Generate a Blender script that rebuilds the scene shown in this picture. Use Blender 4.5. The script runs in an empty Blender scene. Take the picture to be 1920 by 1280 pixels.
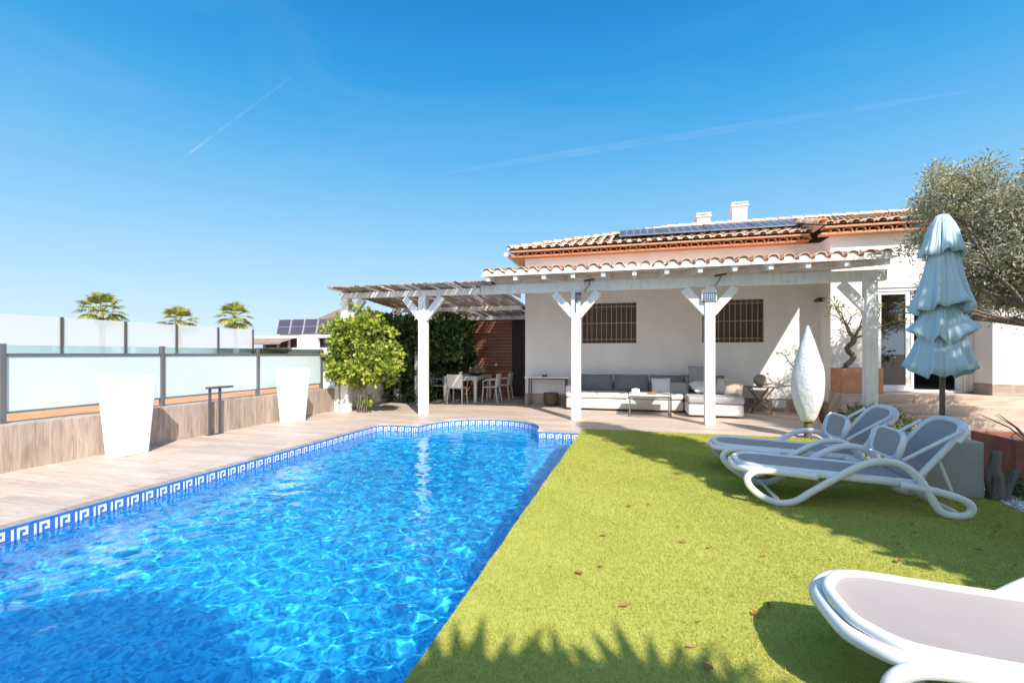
import bpy, bmesh, math, random
import numpy as np
from mathutils import Vector, Matrix
R = math.radians
rnd = random.Random(7)
C = bpy.context.scene
col = C.collection

# ------------------------------------------------------------------ camera
YAW = math.atan(231 / 870)
EYE = 1.4
cam_d = bpy.data.cameras.new('camera')
cam = bpy.data.objects.new('camera', cam_d); col.objects.link(cam)
cam.location = (0, 0, EYE)
cam.rotation_euler = (R(90), 0, YAW)
cam_d.sensor_width = 36; cam_d.sensor_fit = 'HORIZONTAL'
cam_d.lens = 870 / 1920 * 36
cam_d.shift_y = 24 / 1920
cam_d.clip_start = 0.05; cam_d.clip_end = 6000
C.camera = cam

# ------------------------------------------------------------------ sky + sun
SUN_EL = R(43)
SUN_DIR = Vector((0.558, -0.83, 0)).normalized() * math.cos(SUN_EL) + Vector((0, 0, math.sin(SUN_EL)))
w = bpy.data.worlds.new('World'); C.world = w
w.use_nodes = True
nt = w.node_tree; nt.nodes.clear()
wo = nt.nodes.new('ShaderNodeOutputWorld')
bg = nt.nodes.new('ShaderNodeBackground')
sky = nt.nodes.new('ShaderNodeTexSky')
sky.sky_type = 'NISHITA'; sky.sun_disc = False
sky.sun_elevation = SUN_EL; sky.sun_rotation = math.atan2(SUN_DIR.x, SUN_DIR.y)
sky.air_density = 1.0; sky.dust_density = 0.6; sky.ozone_density = 1.6; sky.altitude = 50
# clear Mediterranean azure by elevation, blended with the physical sky
tcw = nt.nodes.new('ShaderNodeTexCoord'); sepw = nt.nodes.new('ShaderNodeSeparateXYZ')
nt.links.new(tcw.outputs['Generated'], sepw.inputs[0])
rw = nt.nodes.new('ShaderNodeValToRGB'); rw.color_ramp.interpolation = 'B_SPLINE'
stops = [(0.0, (.64, .80, .92)), (.06, (.57, .76, .91)), (.13, (.44, .69, .90)), (.23, (.28, .59, .88)), (.36, (.115, .455, .82)),
         (.48, (.024, .335, .745)), (.60, (.014, .245, .63)), (1.0, (.010, .16, .47))]
el_ = rw.color_ramp.elements
while len(el_) < len(stops): el_.new(.5)
for e_, (p_, c_) in zip(el_, stops): e_.position = p_; e_.color = (*c_, 1)
nt.links.new(sepw.outputs[2], rw.inputs[0])
mulw = nt.nodes.new('ShaderNodeVectorMath'); mulw.operation = 'SCALE'; mulw.inputs['Scale'].default_value = 1 / (.15 * 2 ** .9)
# sky boost added on the sun's side, out of view, to fill shaded walls
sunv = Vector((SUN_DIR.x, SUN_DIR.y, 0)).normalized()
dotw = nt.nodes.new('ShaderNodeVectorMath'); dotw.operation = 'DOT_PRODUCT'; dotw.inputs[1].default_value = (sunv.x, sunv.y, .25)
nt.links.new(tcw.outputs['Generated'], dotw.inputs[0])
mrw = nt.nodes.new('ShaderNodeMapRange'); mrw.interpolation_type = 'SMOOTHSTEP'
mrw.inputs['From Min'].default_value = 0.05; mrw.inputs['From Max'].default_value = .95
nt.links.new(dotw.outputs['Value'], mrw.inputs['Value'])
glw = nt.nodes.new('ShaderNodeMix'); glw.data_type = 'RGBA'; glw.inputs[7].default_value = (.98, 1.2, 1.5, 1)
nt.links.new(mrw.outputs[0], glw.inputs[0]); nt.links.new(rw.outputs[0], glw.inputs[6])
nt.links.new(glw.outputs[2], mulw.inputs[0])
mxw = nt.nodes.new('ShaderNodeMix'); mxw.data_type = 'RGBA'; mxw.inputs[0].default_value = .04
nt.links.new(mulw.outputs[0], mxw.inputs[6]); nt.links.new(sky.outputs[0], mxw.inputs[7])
mpw = nt.nodes.new('ShaderNodeMapping'); mpw.inputs['Scale'].default_value = (1.2, 2.0, 6.5); mpw.inputs['Rotation'].default_value = (.12, .1, .5)
nzw = nt.nodes.new('ShaderNodeTexNoise'); nzw.inputs['Scale'].default_value = 1.6; nzw.inputs['Detail'].default_value = 7; nzw.inputs['Roughness'].default_value = .6; nzw.inputs['Distortion'].default_value = .8
nt.links.new(tcw.outputs['Generated'], mpw.inputs[0]); nt.links.new(mpw.outputs[0], nzw.inputs['Vector'])
crw = nt.nodes.new('ShaderNodeMapRange'); crw.inputs['From Min'].default_value = .48; crw.inputs['From Max'].default_value = .85; crw.inputs['To Max'].default_value = .06
nt.links.new(nzw.outputs['Fac'], crw.inputs['Value'])
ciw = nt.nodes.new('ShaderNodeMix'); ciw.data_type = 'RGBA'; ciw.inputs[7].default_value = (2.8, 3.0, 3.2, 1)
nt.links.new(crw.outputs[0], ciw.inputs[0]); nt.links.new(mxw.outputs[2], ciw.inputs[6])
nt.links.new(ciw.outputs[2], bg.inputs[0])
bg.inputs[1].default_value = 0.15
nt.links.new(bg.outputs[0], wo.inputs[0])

sun_d = bpy.data.lights.new('sun', 'SUN'); sun_d.energy = 3.42; sun_d.angle = R(0.5)
sun_d.color = (1.0, 0.93, 0.83)
sun = bpy.data.objects.new('sun', sun_d); col.objects.link(sun)
sun.rotation_euler = SUN_DIR.to_track_quat('Z', 'Y').to_euler()
sun.location = (20, -30, 30)

C.render.engine = 'CYCLES'
C.view_settings.view_transform = 'Standard'
C.view_settings.look = 'None'
C.view_settings.exposure = 1.02
C.view_settings.gamma = 1.0
C.cycles.use_denoising = True
C.cycles.max_bounces = 10; C.cycles.transparent_max_bounces = 12
C.cycles.diffuse_bounces = 5; C.cycles.glossy_bounces = 4; C.cycles.transmission_bounces = 6
C.cycles.sample_clamp_indirect = 6.0

# ------------------------------------------------------------------ material helpers
class NT:
    def __init__(s, name):
        s.m = bpy.data.materials.new(name); s.m.use_nodes = True
        s.t = s.m.node_tree; s.t.nodes.clear()
        s.out = s.n('ShaderNodeOutputMaterial')
    def n(s, k, **kw):
        x = s.t.nodes.new(k)
        for a, v in kw.items():
            if a.startswith('i_'): x.inputs[a[2:].replace('_', ' ')].default_value = v
            else: setattr(x, a, v)
        return x
    def l(s, a, b): s.t.links.new(a, b)
    def pos(s, scale=(1, 1, 1), rot=(0, 0, 0), obj=False):
        g = s.n('ShaderNodeTexCoord').outputs['Object'] if obj else s.n('ShaderNodeNewGeometry').outputs['Position']
        mp = s.n('ShaderNodeMapping'); mp.inputs['Scale'].default_value = scale; mp.inputs['Rotation'].default_value = rot
        s.l(g, mp.inputs[0]); return mp.outputs[0]
    def noise(s, vec, scale=5, detail=4, rough=.55, dist=0):
        x = s.n('ShaderNodeTexNoise'); x.inputs['Scale'].default_value = scale; x.inputs['Detail'].default_value = detail
        x.inputs['Roughness'].default_value = rough; x.inputs['Distortion'].default_value = dist
        s.l(vec, x.inputs['Vector']); return x.outputs['Fac']
    def ramp(s, fac, stops):
        x = s.n('ShaderNodeValToRGB'); e = x.color_ramp.elements
        while len(e) < len(stops): e.new(.5)
        for q, (p, c) in zip(e, stops):
            q.position = p; q.color = (*c, 1) if len(c) == 3 else c
        s.l(fac, x.inputs[0]); return x.outputs[0]
    def mix(s, fac, a, b, mode='MIX'):
        x = s.n('ShaderNodeMix', data_type='RGBA', blend_type=mode)
        if isinstance(fac, (int, float)): x.inputs[0].default_value = fac
        else: s.l(fac, x.inputs[0])
        for v, i in ((a, 6), (b, 7)):
            if isinstance(v, tuple): x.inputs[i].default_value = (*v, 1)
            else: s.l(v, x.inputs[i])
        return x.outputs[2]
    def math(s, op, a, b=0.0):
        x = s.n('ShaderNodeMath', operation=op)
        for v, i in ((a, 0), (b, 1)):
            if isinstance(v, (int, float)): x.inputs[i].default_value = v
            else: s.l(v, x.inputs[i])
        return x.outputs[0]
    def bsdf(s, color, rough=.6, bump=None, bstr=.3, bdist=.01, metallic=0, spec=.5, **kw):
        p = s.n('ShaderNodeBsdfPrincipled')
        if isinstance(color, tuple): p.inputs['Base Color'].default_value = (*color, 1)
        else: s.l(color, p.inputs['Base Color'])
        if isinstance(rough, (int, float)): p.inputs['Roughness'].default_value = rough
        else: s.l(rough, p.inputs['Roughness'])
        p.inputs['Metallic'].default_value = metallic
        p.inputs['Specular IOR Level'].default_value = spec
        for k, v in kw.items(): p.inputs[k].default_value = v
        if bump is not None:
            b = s.n('ShaderNodeBump'); b.inputs['Strength'].default_value = bstr; b.inputs['Distance'].default_value = bdist
            s.l(bump, b.inputs['Height']); s.l(b.outputs[0], p.inputs['Normal'])
        s.l(p.outputs[0], s.out.inputs[0]); return p

def sc(c, f): return tuple(min(1, x * f) for x in c)
def pmat(name, c, rough=.6, var=.12, scale=6, bstr=.15, bscale=60, metallic=0, spec=.5, bdist=.004, stretch=(1, 1, 1)):
    m = NT(name); v = m.pos(stretch)
    f = m.noise(v, scale, 5, .6)
    cc = m.ramp(f, [(.3, sc(c, 1 - var)), (.7, sc(c, 1 + var * .6))])
    m.bsdf(cc, rough, m.noise(v, bscale, 3), bstr, bdist, metallic, spec)
    return m.m

M = {}
M['plaster'] = pmat('white_plaster', (.86, .835, .80), .85, .07, 2.1, .45, 70, stretch=(1, 1, .45))
M['white_paint'] = pmat('white_painted_wood', (.82, .81, .79), .55, .14, 5, .5, 30, stretch=(4, 4, .6))
M['white_plastic'] = pmat('white_resin', (.80, .80, .80), .32, .03, 3, .05, 40)
M['pot_plastic'] = pmat('white_pot_plastic', (.84, .83, .83), .4, .03, 2, .04, 20)
M['dark_metal'] = pmat('dark_grey_metal', (.10, .105, .11), .45, .1, 8, .05, 60, .3)
M['grey_metal'] = pmat('grey_aluminium', (.20, .205, .215), .42, .08, 8, .05, 60, .5)
M['black'] = pmat('black_plastic', (.02, .02, .022), .4, .1)
M['mortar'] = pmat('white_mortar', (.78, .75, .70), .9, .1, 10, .4, 60)
M['board'] = pmat('beige_boards', (.64, .54, .45), .7, .12, 3, .2, 30, stretch=(1, 8, 1))
M['cream'] = pmat('cream_fabric', (.70, .67, .62), .9, .06, 4, .35, 200)
M['grey_fabric'] = pmat('grey_fabric', (.20, .205, .22), .92, .1, 5, .35, 200)
M['midgrey_fabric'] = pmat('mid_grey_fabric', (.38, .37, .37), .92, .1, 5, .35, 200)
M['white_fabric'] = pmat('white_fabric', (.75, .74, .73), .9, .06, 5, .35, 200)
M['beige_fabric'] = pmat('beige_fabric', (.55, .46, .38), .9, .12, 9, .35, 200)
M['canopy'] = pmat('pale_canopy_fabric', (.50, .64, .70), .85, .05, 5, .2, 260)
M['terracotta'] = pmat('terracotta_pot', (.66, .30, .17), .8, .2, 5, .3, 50)
M['red_terracotta'] = pmat('red_terracotta', (.34, .11, .07), .8, .25, 6, .3, 50)
M['concrete'] = pmat('pale_concrete', (.42, .40, .38), .9, .15, 4, .4, 50)
M['bark'] = pmat('bark', (.20, .16, .12), .95, .35, 9, .9, 30, bdist=.02, stretch=(2, 2, .5))
M['driftwood'] = pmat('grey_driftwood', (.22, .19, .17), .95, .35, 12, .9, 35, bdist=.02, stretch=(3, 3, .5))
M['wicker'] = pmat('brown_wicker', (.16, .10, .06), .8, .4, 40, .8, 120)
M['teak'] = pmat('weathered_teak', (.36, .28, .21), .75, .2, 6, .3, 40, stretch=(1, 6, 6))
M['stone'] = pmat('round_stone', (.38, .33, .28), .9, .25, 14, .6, 40)
M['window_brown'] = pmat('brown_window_paint', (.16, .10, .07), .55, .1)
M['door_dark'] = pmat('dark_stained_door', (.045, .032, .038), .6, .25, 8, .3, 30, stretch=(8, 8, 1))  # near black for the shaded gap by the shed; also the bowl's own colour
M['rust'] = pmat('rusty_iron', (.10, .045, .03), .8, .4, 18, .6, 60)
M['orange_fabric'] = pmat('orange_upholstery', (.55, .20, .05), .85, .1)
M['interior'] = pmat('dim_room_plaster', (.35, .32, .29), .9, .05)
M['far_white'] = pmat('pale_render', (.72, .68, .64), .9, .06, .5)
M['far_brown'] = pmat('brown_roof_covering', (.30, .22, .18), .9, .2, 2)
M['far_dark'] = pmat('dark_cladding', (.085, .075, .10), .5, .15, 1.0)
M['fringe_clay'] = pmat('clay_soil', (.62, .30, .14), .95, .25, 3, .5, 40)
M['trunk_palm'] = pmat('palm_trunk', (.28, .21, .15), .95, .3, 6, .8, 14, stretch=(1, 1, 3))
M['dirt'] = pmat('garden_soil', (.16, .11, .08), .95, .3, 6, .6, 40)
M['wax'] = pmat('ivory_ceramic', (.78, .74, .66), .35, .04)

def mk_planks(name, axis, c0, c1, c2, lx=1.2, ly=.2, grout=(.50, .42, .36), mortar=.012, rough=.5):
    """wood-look porcelain planks, long side along axis 'x' (floor), 'y' (floor) or 'z' (walls)"""
    m = NT(name)
    g = m.n('ShaderNodeNewGeometry')
    sep = m.n('ShaderNodeSeparateXYZ'); m.l(g.outputs['Position'], sep.inputs[0])
    cmb = m.n('ShaderNodeCombineXYZ')
    xx, yy, zz = sep.outputs
    if axis == 'x': m.l(xx, cmb.inputs[0]); m.l(m.math('ADD', yy, m.math('MULTIPLY', zz, 1.3)), cmb.inputs[1])
    elif axis == 'y': m.l(yy, cmb.inputs[0]); m.l(xx, cmb.inputs[1])
    elif axis == 'z': m.l(zz, cmb.inputs[0]); m.l(m.math('ADD', xx, yy), cmb.inputs[1])
    else: m.l(m.math('ADD', xx, yy), cmb.inputs[0]); m.l(zz, cmb.inputs[1])
    b = m.n('ShaderNodeTexBrick', offset=.37, offset_frequency=2)
    b.inputs['Color1'].default_value = (0, 0, 0, 1); b.inputs['Color2'].default_value = (1, 1, 1, 1)
    b.inputs['Mortar'].default_value = (.5, .5, .5, 1); b.inputs['Scale'].default_value = 1
    b.inputs['Mortar Size'].default_value = mortar * .5; b.inputs['Mortar Smooth'].default_value = .3
    b.inputs['Brick Width'].default_value = lx; b.inputs['Row Height'].default_value = ly; b.inputs['Bias'].default_value = 0
    m.l(cmb.outputs[0], b.inputs['Vector'])
    # grain shifted per plank
    off = m.n('ShaderNodeVectorMath', operation='SCALE'); m.l(b.outputs['Color'], off.inputs[0]); off.inputs['Scale'].default_value = 13.7
    add = m.n('ShaderNodeVectorMath', operation='ADD'); m.l(cmb.outputs[0], add.inputs[0]); m.l(off.outputs[0], add.inputs[1])
    mp = m.n('ShaderNodeMapping'); mp.inputs['Scale'].default_value = (1.1, 14, 1); m.l(add.outputs[0], mp.inputs[0])
    n1 = m.noise(mp.outputs[0], 2.2, 7, .62, .6)
    mp2 = m.n('ShaderNodeMapping'); mp2.inputs['Scale'].default_value = (2.5, 6, 1); m.l(add.outputs[0], mp2.inputs[0])
    n2 = m.noise(mp2.outputs[0], .9, 3, .5, .4)
    cc = m.ramp(n1, [(.25, c0), (.5, c1), (.75, c2)])
    cc = m.mix(m.ramp(n2, [(.55, (0, 0, 0)), (.8, (.6, .6, .6))]), cc, c0)
    hv = m.n('ShaderNodeHueSaturation'); m.l(cc, hv.inputs['Color'])
    m.l(m.math('ADD', m.math('MULTIPLY', b.outputs['Color'], .26), .87), hv.inputs['Value'])
    cc = m.mix(b.outputs['Fac'], hv.outputs[0], grout)
    h = m.math('SUBTRACT', m.math('MULTIPLY', n1, .3), b.outputs['Fac'])
    m.bsdf(cc, rough, h, .35, .003)
    return m.m
M['deck'] = mk_planks('wood_look_deck_tile', 'x', (.34, .25, .195), (.52, .415, .345), (.62, .52, .445))
M['steptile'] = mk_planks('wood_look_step_tile', 'x', (.40, .28, .21), (.56, .43, .34), (.66, .53, .44))
M['walltile'] = mk_planks('wood_look_wall_tile', 'z', (.22, .155, .12), (.40, .315, .255), (.50, .41, .345), 1.2, .3)
M['plinth'] = mk_planks('wood_look_plinth_tile', 'h', (.26, .18, .14), (.42, .32, .26), (.50, .40, .33), 1.2, .31)
M['shedwood'] = mk_planks('red_brown_shed_boards', 'h', (.22, .09, .05), (.42, .18, .10), (.55, .26, .15), 2.4, .11, (.03, .02, .015), .02)

def mk_tile(name, a, b, c):
    m = NT(name)
    g = m.n('ShaderNodeNewGeometry')
    v = m.pos()
    f = m.math('ADD', m.math('MULTIPLY', g.outputs['Random Per Island'], .6), m.math('MULTIPLY', m.noise(v, 7, 5, .65), .5))
    cc = m.ramp(f, [(.15, a), (.5, b), (.9, c)])
    m.bsdf(cc, .85, m.noise(v, 60, 3), .3, .004)
    return m.m
M['rooftile'] = mk_tile('pale_clay_roof_tile', (.60, .36, .24), (.76, .51, .36), (.86, .66, .51))
M['eavetile'] = mk_tile('orange_clay_eave_tile', (.40, .15, .07), (.54, .23, .115), (.64, .34, .20))
M['reed'] = None
def mk_reed():
    m = NT('weathered_reed'); g = m.n('ShaderNodeNewGeometry'); v = m.pos((14, 2.2, 14))
    f = m.math('ADD', m.math('MULTIPLY', g.outputs['Random Per Island'], .55), m.math('MULTIPLY', m.noise(v, 1.5, 5, .7), .6))
    cc = m.ramp(f, [(.15, (.13, .085, .06)), (.5, (.36, .29, .24)), (.85, (.58, .52, .46))])
    m.bsdf(cc, .9); return m.m
M['reed'] = mk_reed()

def mk_leaf(name, a, b, c, trans=.35, rough=.5):
    m = NT(name); g = m.n('ShaderNodeNewGeometry'); v = m.pos()
    f = m.math('ADD', m.math('MULTIPLY', g.outputs['Random Per Island'], .6), m.math('MULTIPLY', m.noise(v, 2.5, 3), .45))
    cc = m.ramp(f, [(.2, a), (.5, b), (.85, c)])
    p = m.bsdf(cc, rough, spec=.4)
    tr = m.n('ShaderNodeBsdfTranslucent'); m.l(cc, tr.inputs[0])
    mx = m.n('ShaderNodeMixShader'); mx.inputs[0].default_value = trans
    m.l(p.outputs[0], mx.inputs[1]); m.l(tr.outputs[0], mx.inputs[2]); m.l(mx.outputs[0], m.out.inputs[0])
    return m.m
M['olive'] = mk_leaf('olive_leaf', (.20, .205, .10), (.42, .41, .25), (.68, .66, .50), .35)
M['vine'] = mk_leaf('yellow_green_vine_leaf', (.10, .18, .03), (.31, .40, .055), (.68, .68, .13), .45)
M['hedge'] = mk_leaf('dark_green_leaf', (.025, .06, .015), (.07, .14, .035), (.17, .25, .07), .3, .35)
M['shadetree'] = mk_leaf('green_tree_leaf', (.03, .06, .02), (.06, .10, .03), (.10, .15, .05), .2)
M['palmleaf'] = mk_leaf('palm_frond', (.16, .17, .03), (.34, .34, .07), (.55, .50, .16), .3)
M['bonsai'] = mk_leaf('bonsai_leaf', (.16, .18, .06), (.32, .30, .12), (.50, .40, .22), .35)
M['shrub'] = mk_leaf('shrub_leaf', (.05, .09, .025), (.12, .18, .05), (.22, .27, .09), .3)
M['flower'] = mk_leaf('coral_flower', (.5, .12, .06), (.7, .3, .15), (.8, .6, .4), .3)
M['dryleaf'] = mk_leaf('dry_leaf', (.22, .07, .03), (.38, .14, .05), (.52, .28, .13), .2, .7)

def mk_grass(name, blades):
    m = NT(name); v = m.pos()
    g = m.n('ShaderNodeNewGeometry')
    big = m.noise(v, .8, 4, .6); fine = m.noise(v, 260 if not blades else 30, 2)
    k = g.outputs['Random Per Island'] if blades else fine
    f = m.math('ADD', m.math('MULTIPLY', k, .55), m.math('MULTIPLY', m.math('ADD', big, m.math('MULTIPLY', m.noise(v, 5, 3), .35)), .40))
    cc = m.ramp(f, [(.15, (.235, .265, .045)), (.5, (.465, .465, .10)), (.9, (.645, .64, .185))])
    p = m.bsdf(cc, .75, fine if not blades else None, .6, .008, spec=.15)
    if blades:
        tr = m.n('ShaderNodeBsdfTranslucent'); m.l(cc, tr.inputs[0])
        mx = m.n('ShaderNodeMixShader'); mx.inputs[0].default_value = .3
        m.l(p.outputs[0], mx.inputs[1]); m.l(tr.outputs[0], mx.inputs[2]); m.l(mx.outputs[0], m.out.inputs[0])
    return m.m
M['turf'] = mk_grass('artificial_turf', False)
M['blade'] = mk_grass('turf_blade', True)

def mk_gravel():
    m = NT('white_gravel'); v = m.pos()
    x = m.n('ShaderNodeTexVoronoi'); x.inputs['Scale'].default_value = 28; m.l(v, x.inputs['Vector'])
    cc = m.mix(.75, x.outputs['Color'], (.72, .70, .67)); 
    hv = m.n('ShaderNodeHueSaturation', i_Saturation=.12); m.l(cc, hv.inputs['Color'])
    m.bsdf(hv.outputs[0], .8, m.math('SUBTRACT', 1.0, x.outputs['Distance']), 1.0, .02); return m.m
M['gravel'] = mk_gravel()
def mk_pebble():
    m = NT('white_pebble'); g = m.n('ShaderNodeNewGeometry')
    cc = m.ramp(g.outputs['Random Per Island'], [(0, (.45, .43, .40)), (.5, (.70, .68, .66)), (1, (.82, .81, .79))])
    m.bsdf(cc, .7); return m.m
M['pebble'] = mk_pebble()

def mk_pool(name, dark):
    m = NT(name); v = m.pos((1, 1, 1))
    x = m.n('ShaderNodeTexVoronoi', feature='F1', distance='CHEBYCHEV'); x.inputs['Scale'].default_value = 40; x.inputs['Randomness'].default_value = 0
    m.l(v, x.inputs['Vector'])
    f = x.outputs['Color']; bw = m.n('ShaderNodeRGBToBW'); m.l(f, bw.inputs[0])
    cc = m.ramp(bw.outputs[0], [(.2, sc((.008, .30, .62), dark)), (.5, sc((.022, .50, .86), dark)), (.8, sc((.07, .66, .94), dark))])
    m.bsdf(cc, .35); return m.m
M['pool'] = mk_pool('blue_pool_mosaic', 1.0)
M['bandblue'] = pmat('cobalt_band_tile', (.05, .18, .56), .25, .25, 30, .05, 40)
M['bandwhite'] = pmat('white_band_tile', (.80, .81, .82), .25, .05, 30, .05, 40)

def mk_water():
    m = NT('pool_water')
    g = m.n('ShaderNodeBsdfGlass'); g.inputs['IOR'].default_value = 1.333; g.inputs['Roughness'].default_value = 0.0
    g.inputs['Color'].default_value = (.93, .985, 1, 1)
    t = m.n('ShaderNodeBsdfTransparent'); t.inputs[0].default_value = (.93, .985, 1, 1)
    mx = m.n('ShaderNodeMixShader'); mx.inputs[0].default_value = .07
    m.l(g.outputs[0], mx.inputs[1]); m.l(t.outputs[0], mx.inputs[2]); m.l(mx.outputs[0], m.out.inputs[0])
    return m.m
M['water'] = mk_water()

def mk_clear(name, tint, refl=.08):
    m = NT(name)
    t = m.n('ShaderNodeBsdfTransparent'); t.inputs[0].default_value = (*tint, 1)
    g = m.n('ShaderNodeBsdfGlossy'); g.inputs['Roughness'].default_value = .02
    fr = m.n('ShaderNodeFresnel'); fr.inputs[0].default_value = 1.45
    f = m.math('MULTIPLY', fr.outputs[0], refl / .04)
    mx = m.n('ShaderNodeMixShader'); m.l(m.math('MINIMUM', f, .9), mx.inputs[0])
    m.l(t.outputs[0], mx.inputs[1]); m.l(g.outputs[0], mx.inputs[2]); m.l(mx.outputs[0], m.out.inputs[0])
    return m.m
M['clear'] = mk_clear('clear_glass', (.80, .95, .95))
M['doorglass'] = mk_clear('dark_door_glass', (.45, .50, .50), .22)
def mk_frost(name, c, tr):
    m = NT(name)
    d = m.n('ShaderNodeBsdfDiffuse'); d.inputs[0].default_value = (*c, 1)
    t = m.n('ShaderNodeBsdfTranslucent'); t.inputs[0].default_value = (*c, 1)
    mx = m.n('ShaderNodeMixShader'); mx.inputs[0].default_value = .3
    m.l(d.outputs[0], mx.inputs[1]); m.l(t.outputs[0], mx.inputs[2])
    g = m.n('ShaderNodeBsdfGlossy'); g.inputs['Roughness'].default_value = .35
    m2 = m.n('ShaderNodeMixShader'); m2.inputs[0].default_value = .06
    m.l(mx.outputs[0], m2.inputs[1]); m.l(g.outputs[0], m2.inputs[2])
    p = m.n('ShaderNodeBsdfTransparent'); p.inputs[0].default_value = (.95, 1, 1, 1)
    m3 = m.n('ShaderNodeMixShader'); m3.inputs[0].default_value = tr
    m.l(m2.outputs[0], m3.inputs[1]); m.l(p.outputs[0], m3.inputs[2]); m.l(m3.outputs[0], m.out.inputs[0])
    return m.m
M['frost'] = mk_frost('frosted_glass', (.78, .88, .90), .04)
M['frost_far'] = mk_frost('frosted_far_glass', (.80, .86, .89), .42)

def mk_sling(name, c):
    m = NT(name); v = m.pos(obj=True)
    wv = m.n('ShaderNodeTexChecker'); wv.inputs['Scale'].default_value = 400; m.l(v, wv.inputs['Vector'])
    wv.inputs['Color1'].default_value = (*sc(c, .86), 1); wv.inputs['Color2'].default_value = (*sc(c, 1.1), 1)
    cc = m.mix(.25, wv.outputs[0], m.ramp(m.noise(v, 5, 4), [(.3, sc(c, .85)), (.7, sc(c, 1.1))]))
    m.bsdf(cc, .7, wv.outputs['Fac'], .1, .001); return m.m
M['sling'] = mk_sling('taupe_sling_mesh', (.40, .35, .34))
def mk_panel(name, c, line, sx, sy):
    m = NT(name); tc = m.n('ShaderNodeTexCoord')
    mp = m.n('ShaderNodeMapping'); m.l(tc.outputs['UV'], mp.inputs[0])
    b = m.n('ShaderNodeTexBrick', offset=0.0); b.inputs['Scale'].default_value = 1
    b.inputs['Brick Width'].default_value = sx; b.inputs['Row Height'].default_value = sy
    b.inputs['Mortar Size'].default_value = .012; b.inputs['Mortar Smooth'].default_value = 0
    b.inputs['Color1'].default_value = (*c, 1); b.inputs['Color2'].default_value = (*sc(c, 1.25), 1); b.inputs['Mortar'].default_value = (*line, 1)
    m.l(mp.outputs[0], b.inputs['Vector'])
    m.bsdf(b.outputs['Color'], .38, spec=.35); return m.m
M['pv'] = mk_panel('solar_cells', (.05, .052, .085), (.22, .23, .28), 1 / 6, 1 / 6)
M['pv_small'] = mk_panel('small_solar_cells', (.04, .07, .16), (.55, .58, .62), 1 / 6, 1 / 4)
M['farpanel'] = mk_panel('dark_far_panels', (.075, .065, .10), (.30, .28, .32), 1 / 5, .5)
def mk_lampskin():
    m = NT('wrinkled_white_skin'); v = m.pos((1.4, 1.4, 1))
    n1 = m.noise(v, 6, 8, .68, 2.0)
    cc = m.ramp(n1, [(.3, (.66, .68, .71)), (.7, (.82, .83, .85))])
    m.bsdf(cc, .28, n1, .75, .045); return m.m
M['lampskin'] = mk_lampskin()
def mk_trail(name, a):
    m = NT(name); lw = m.n('ShaderNodeLayerWeight'); lw.inputs[0].default_value = .5
    f = m.math('POWER', m.math('SUBTRACT', 1.0, lw.outputs['Facing']), 1.6)
    v = m.pos(); f = m.math('MULTIPLY', f, m.math('MAXIMUM', m.math('ADD', m.math('MULTIPLY', m.noise(v, .0045, 5, .65), 3.2), -1.0), 0.0))
    f = m.math('MULTIPLY', f, a)
    d = m.n('ShaderNodeBsdfDiffuse'); d.inputs[0].default_value = (.9, .9, .9, 1)
    t2 = m.n('ShaderNodeBsdfTranslucent'); t2.inputs[0].default_value = (.9, .9, .9, 1)
    am = m.n('ShaderNodeMixShader'); am.inputs[0].default_value = .5; m.l(d.outputs[0], am.inputs[1]); m.l(t2.outputs[0], am.inputs[2])
    t = m.n('ShaderNodeBsdfTransparent'); mx = m.n('ShaderNodeMixShader')
    m.l(f, mx.inputs[0]); m.l(t.outputs[0], mx.inputs[1]); m.l(am.outputs[0], mx.inputs[2]); m.l(mx.outputs[0], m.out.inputs[0])
    return m.m
M['trail'] = mk_trail('thin_ice_cloud', .30)
M['trail_wide'] = mk_trail('spread_ice_cloud', .05)

# ------------------------------------------------------------------ object helpers
ORG = {}
def tag(o, label=None, cat=None, group=None, kind=None):
    if label: o['label'] = label
    if cat: o['category'] = cat
    if group: o['group'] = group
    if kind: o['kind'] = kind
    return o
def thing(name, loc, label, cat, group=None):
    o = bpy.data.objects.new(name, None); col.objects.link(o)
    o.location = loc; o.empty_display_size = .1
    ORG[o.name] = Vector(loc)
    return tag(o, label, cat, group, 'thing')
def link_mesh(name, me, mat, parent=None, origin=None):
    o = bpy.data.objects.new(name, me); col.objects.link(o)
    if mat is not None: me.materials.append(mat)
    if parent is not None:
        o.parent = parent; ORG[o.name] = ORG[parent.name]
    else:
        ORG[o.name] = Vector(origin or (0, 0, 0)); o.location = ORG[o.name]
    return o

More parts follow.
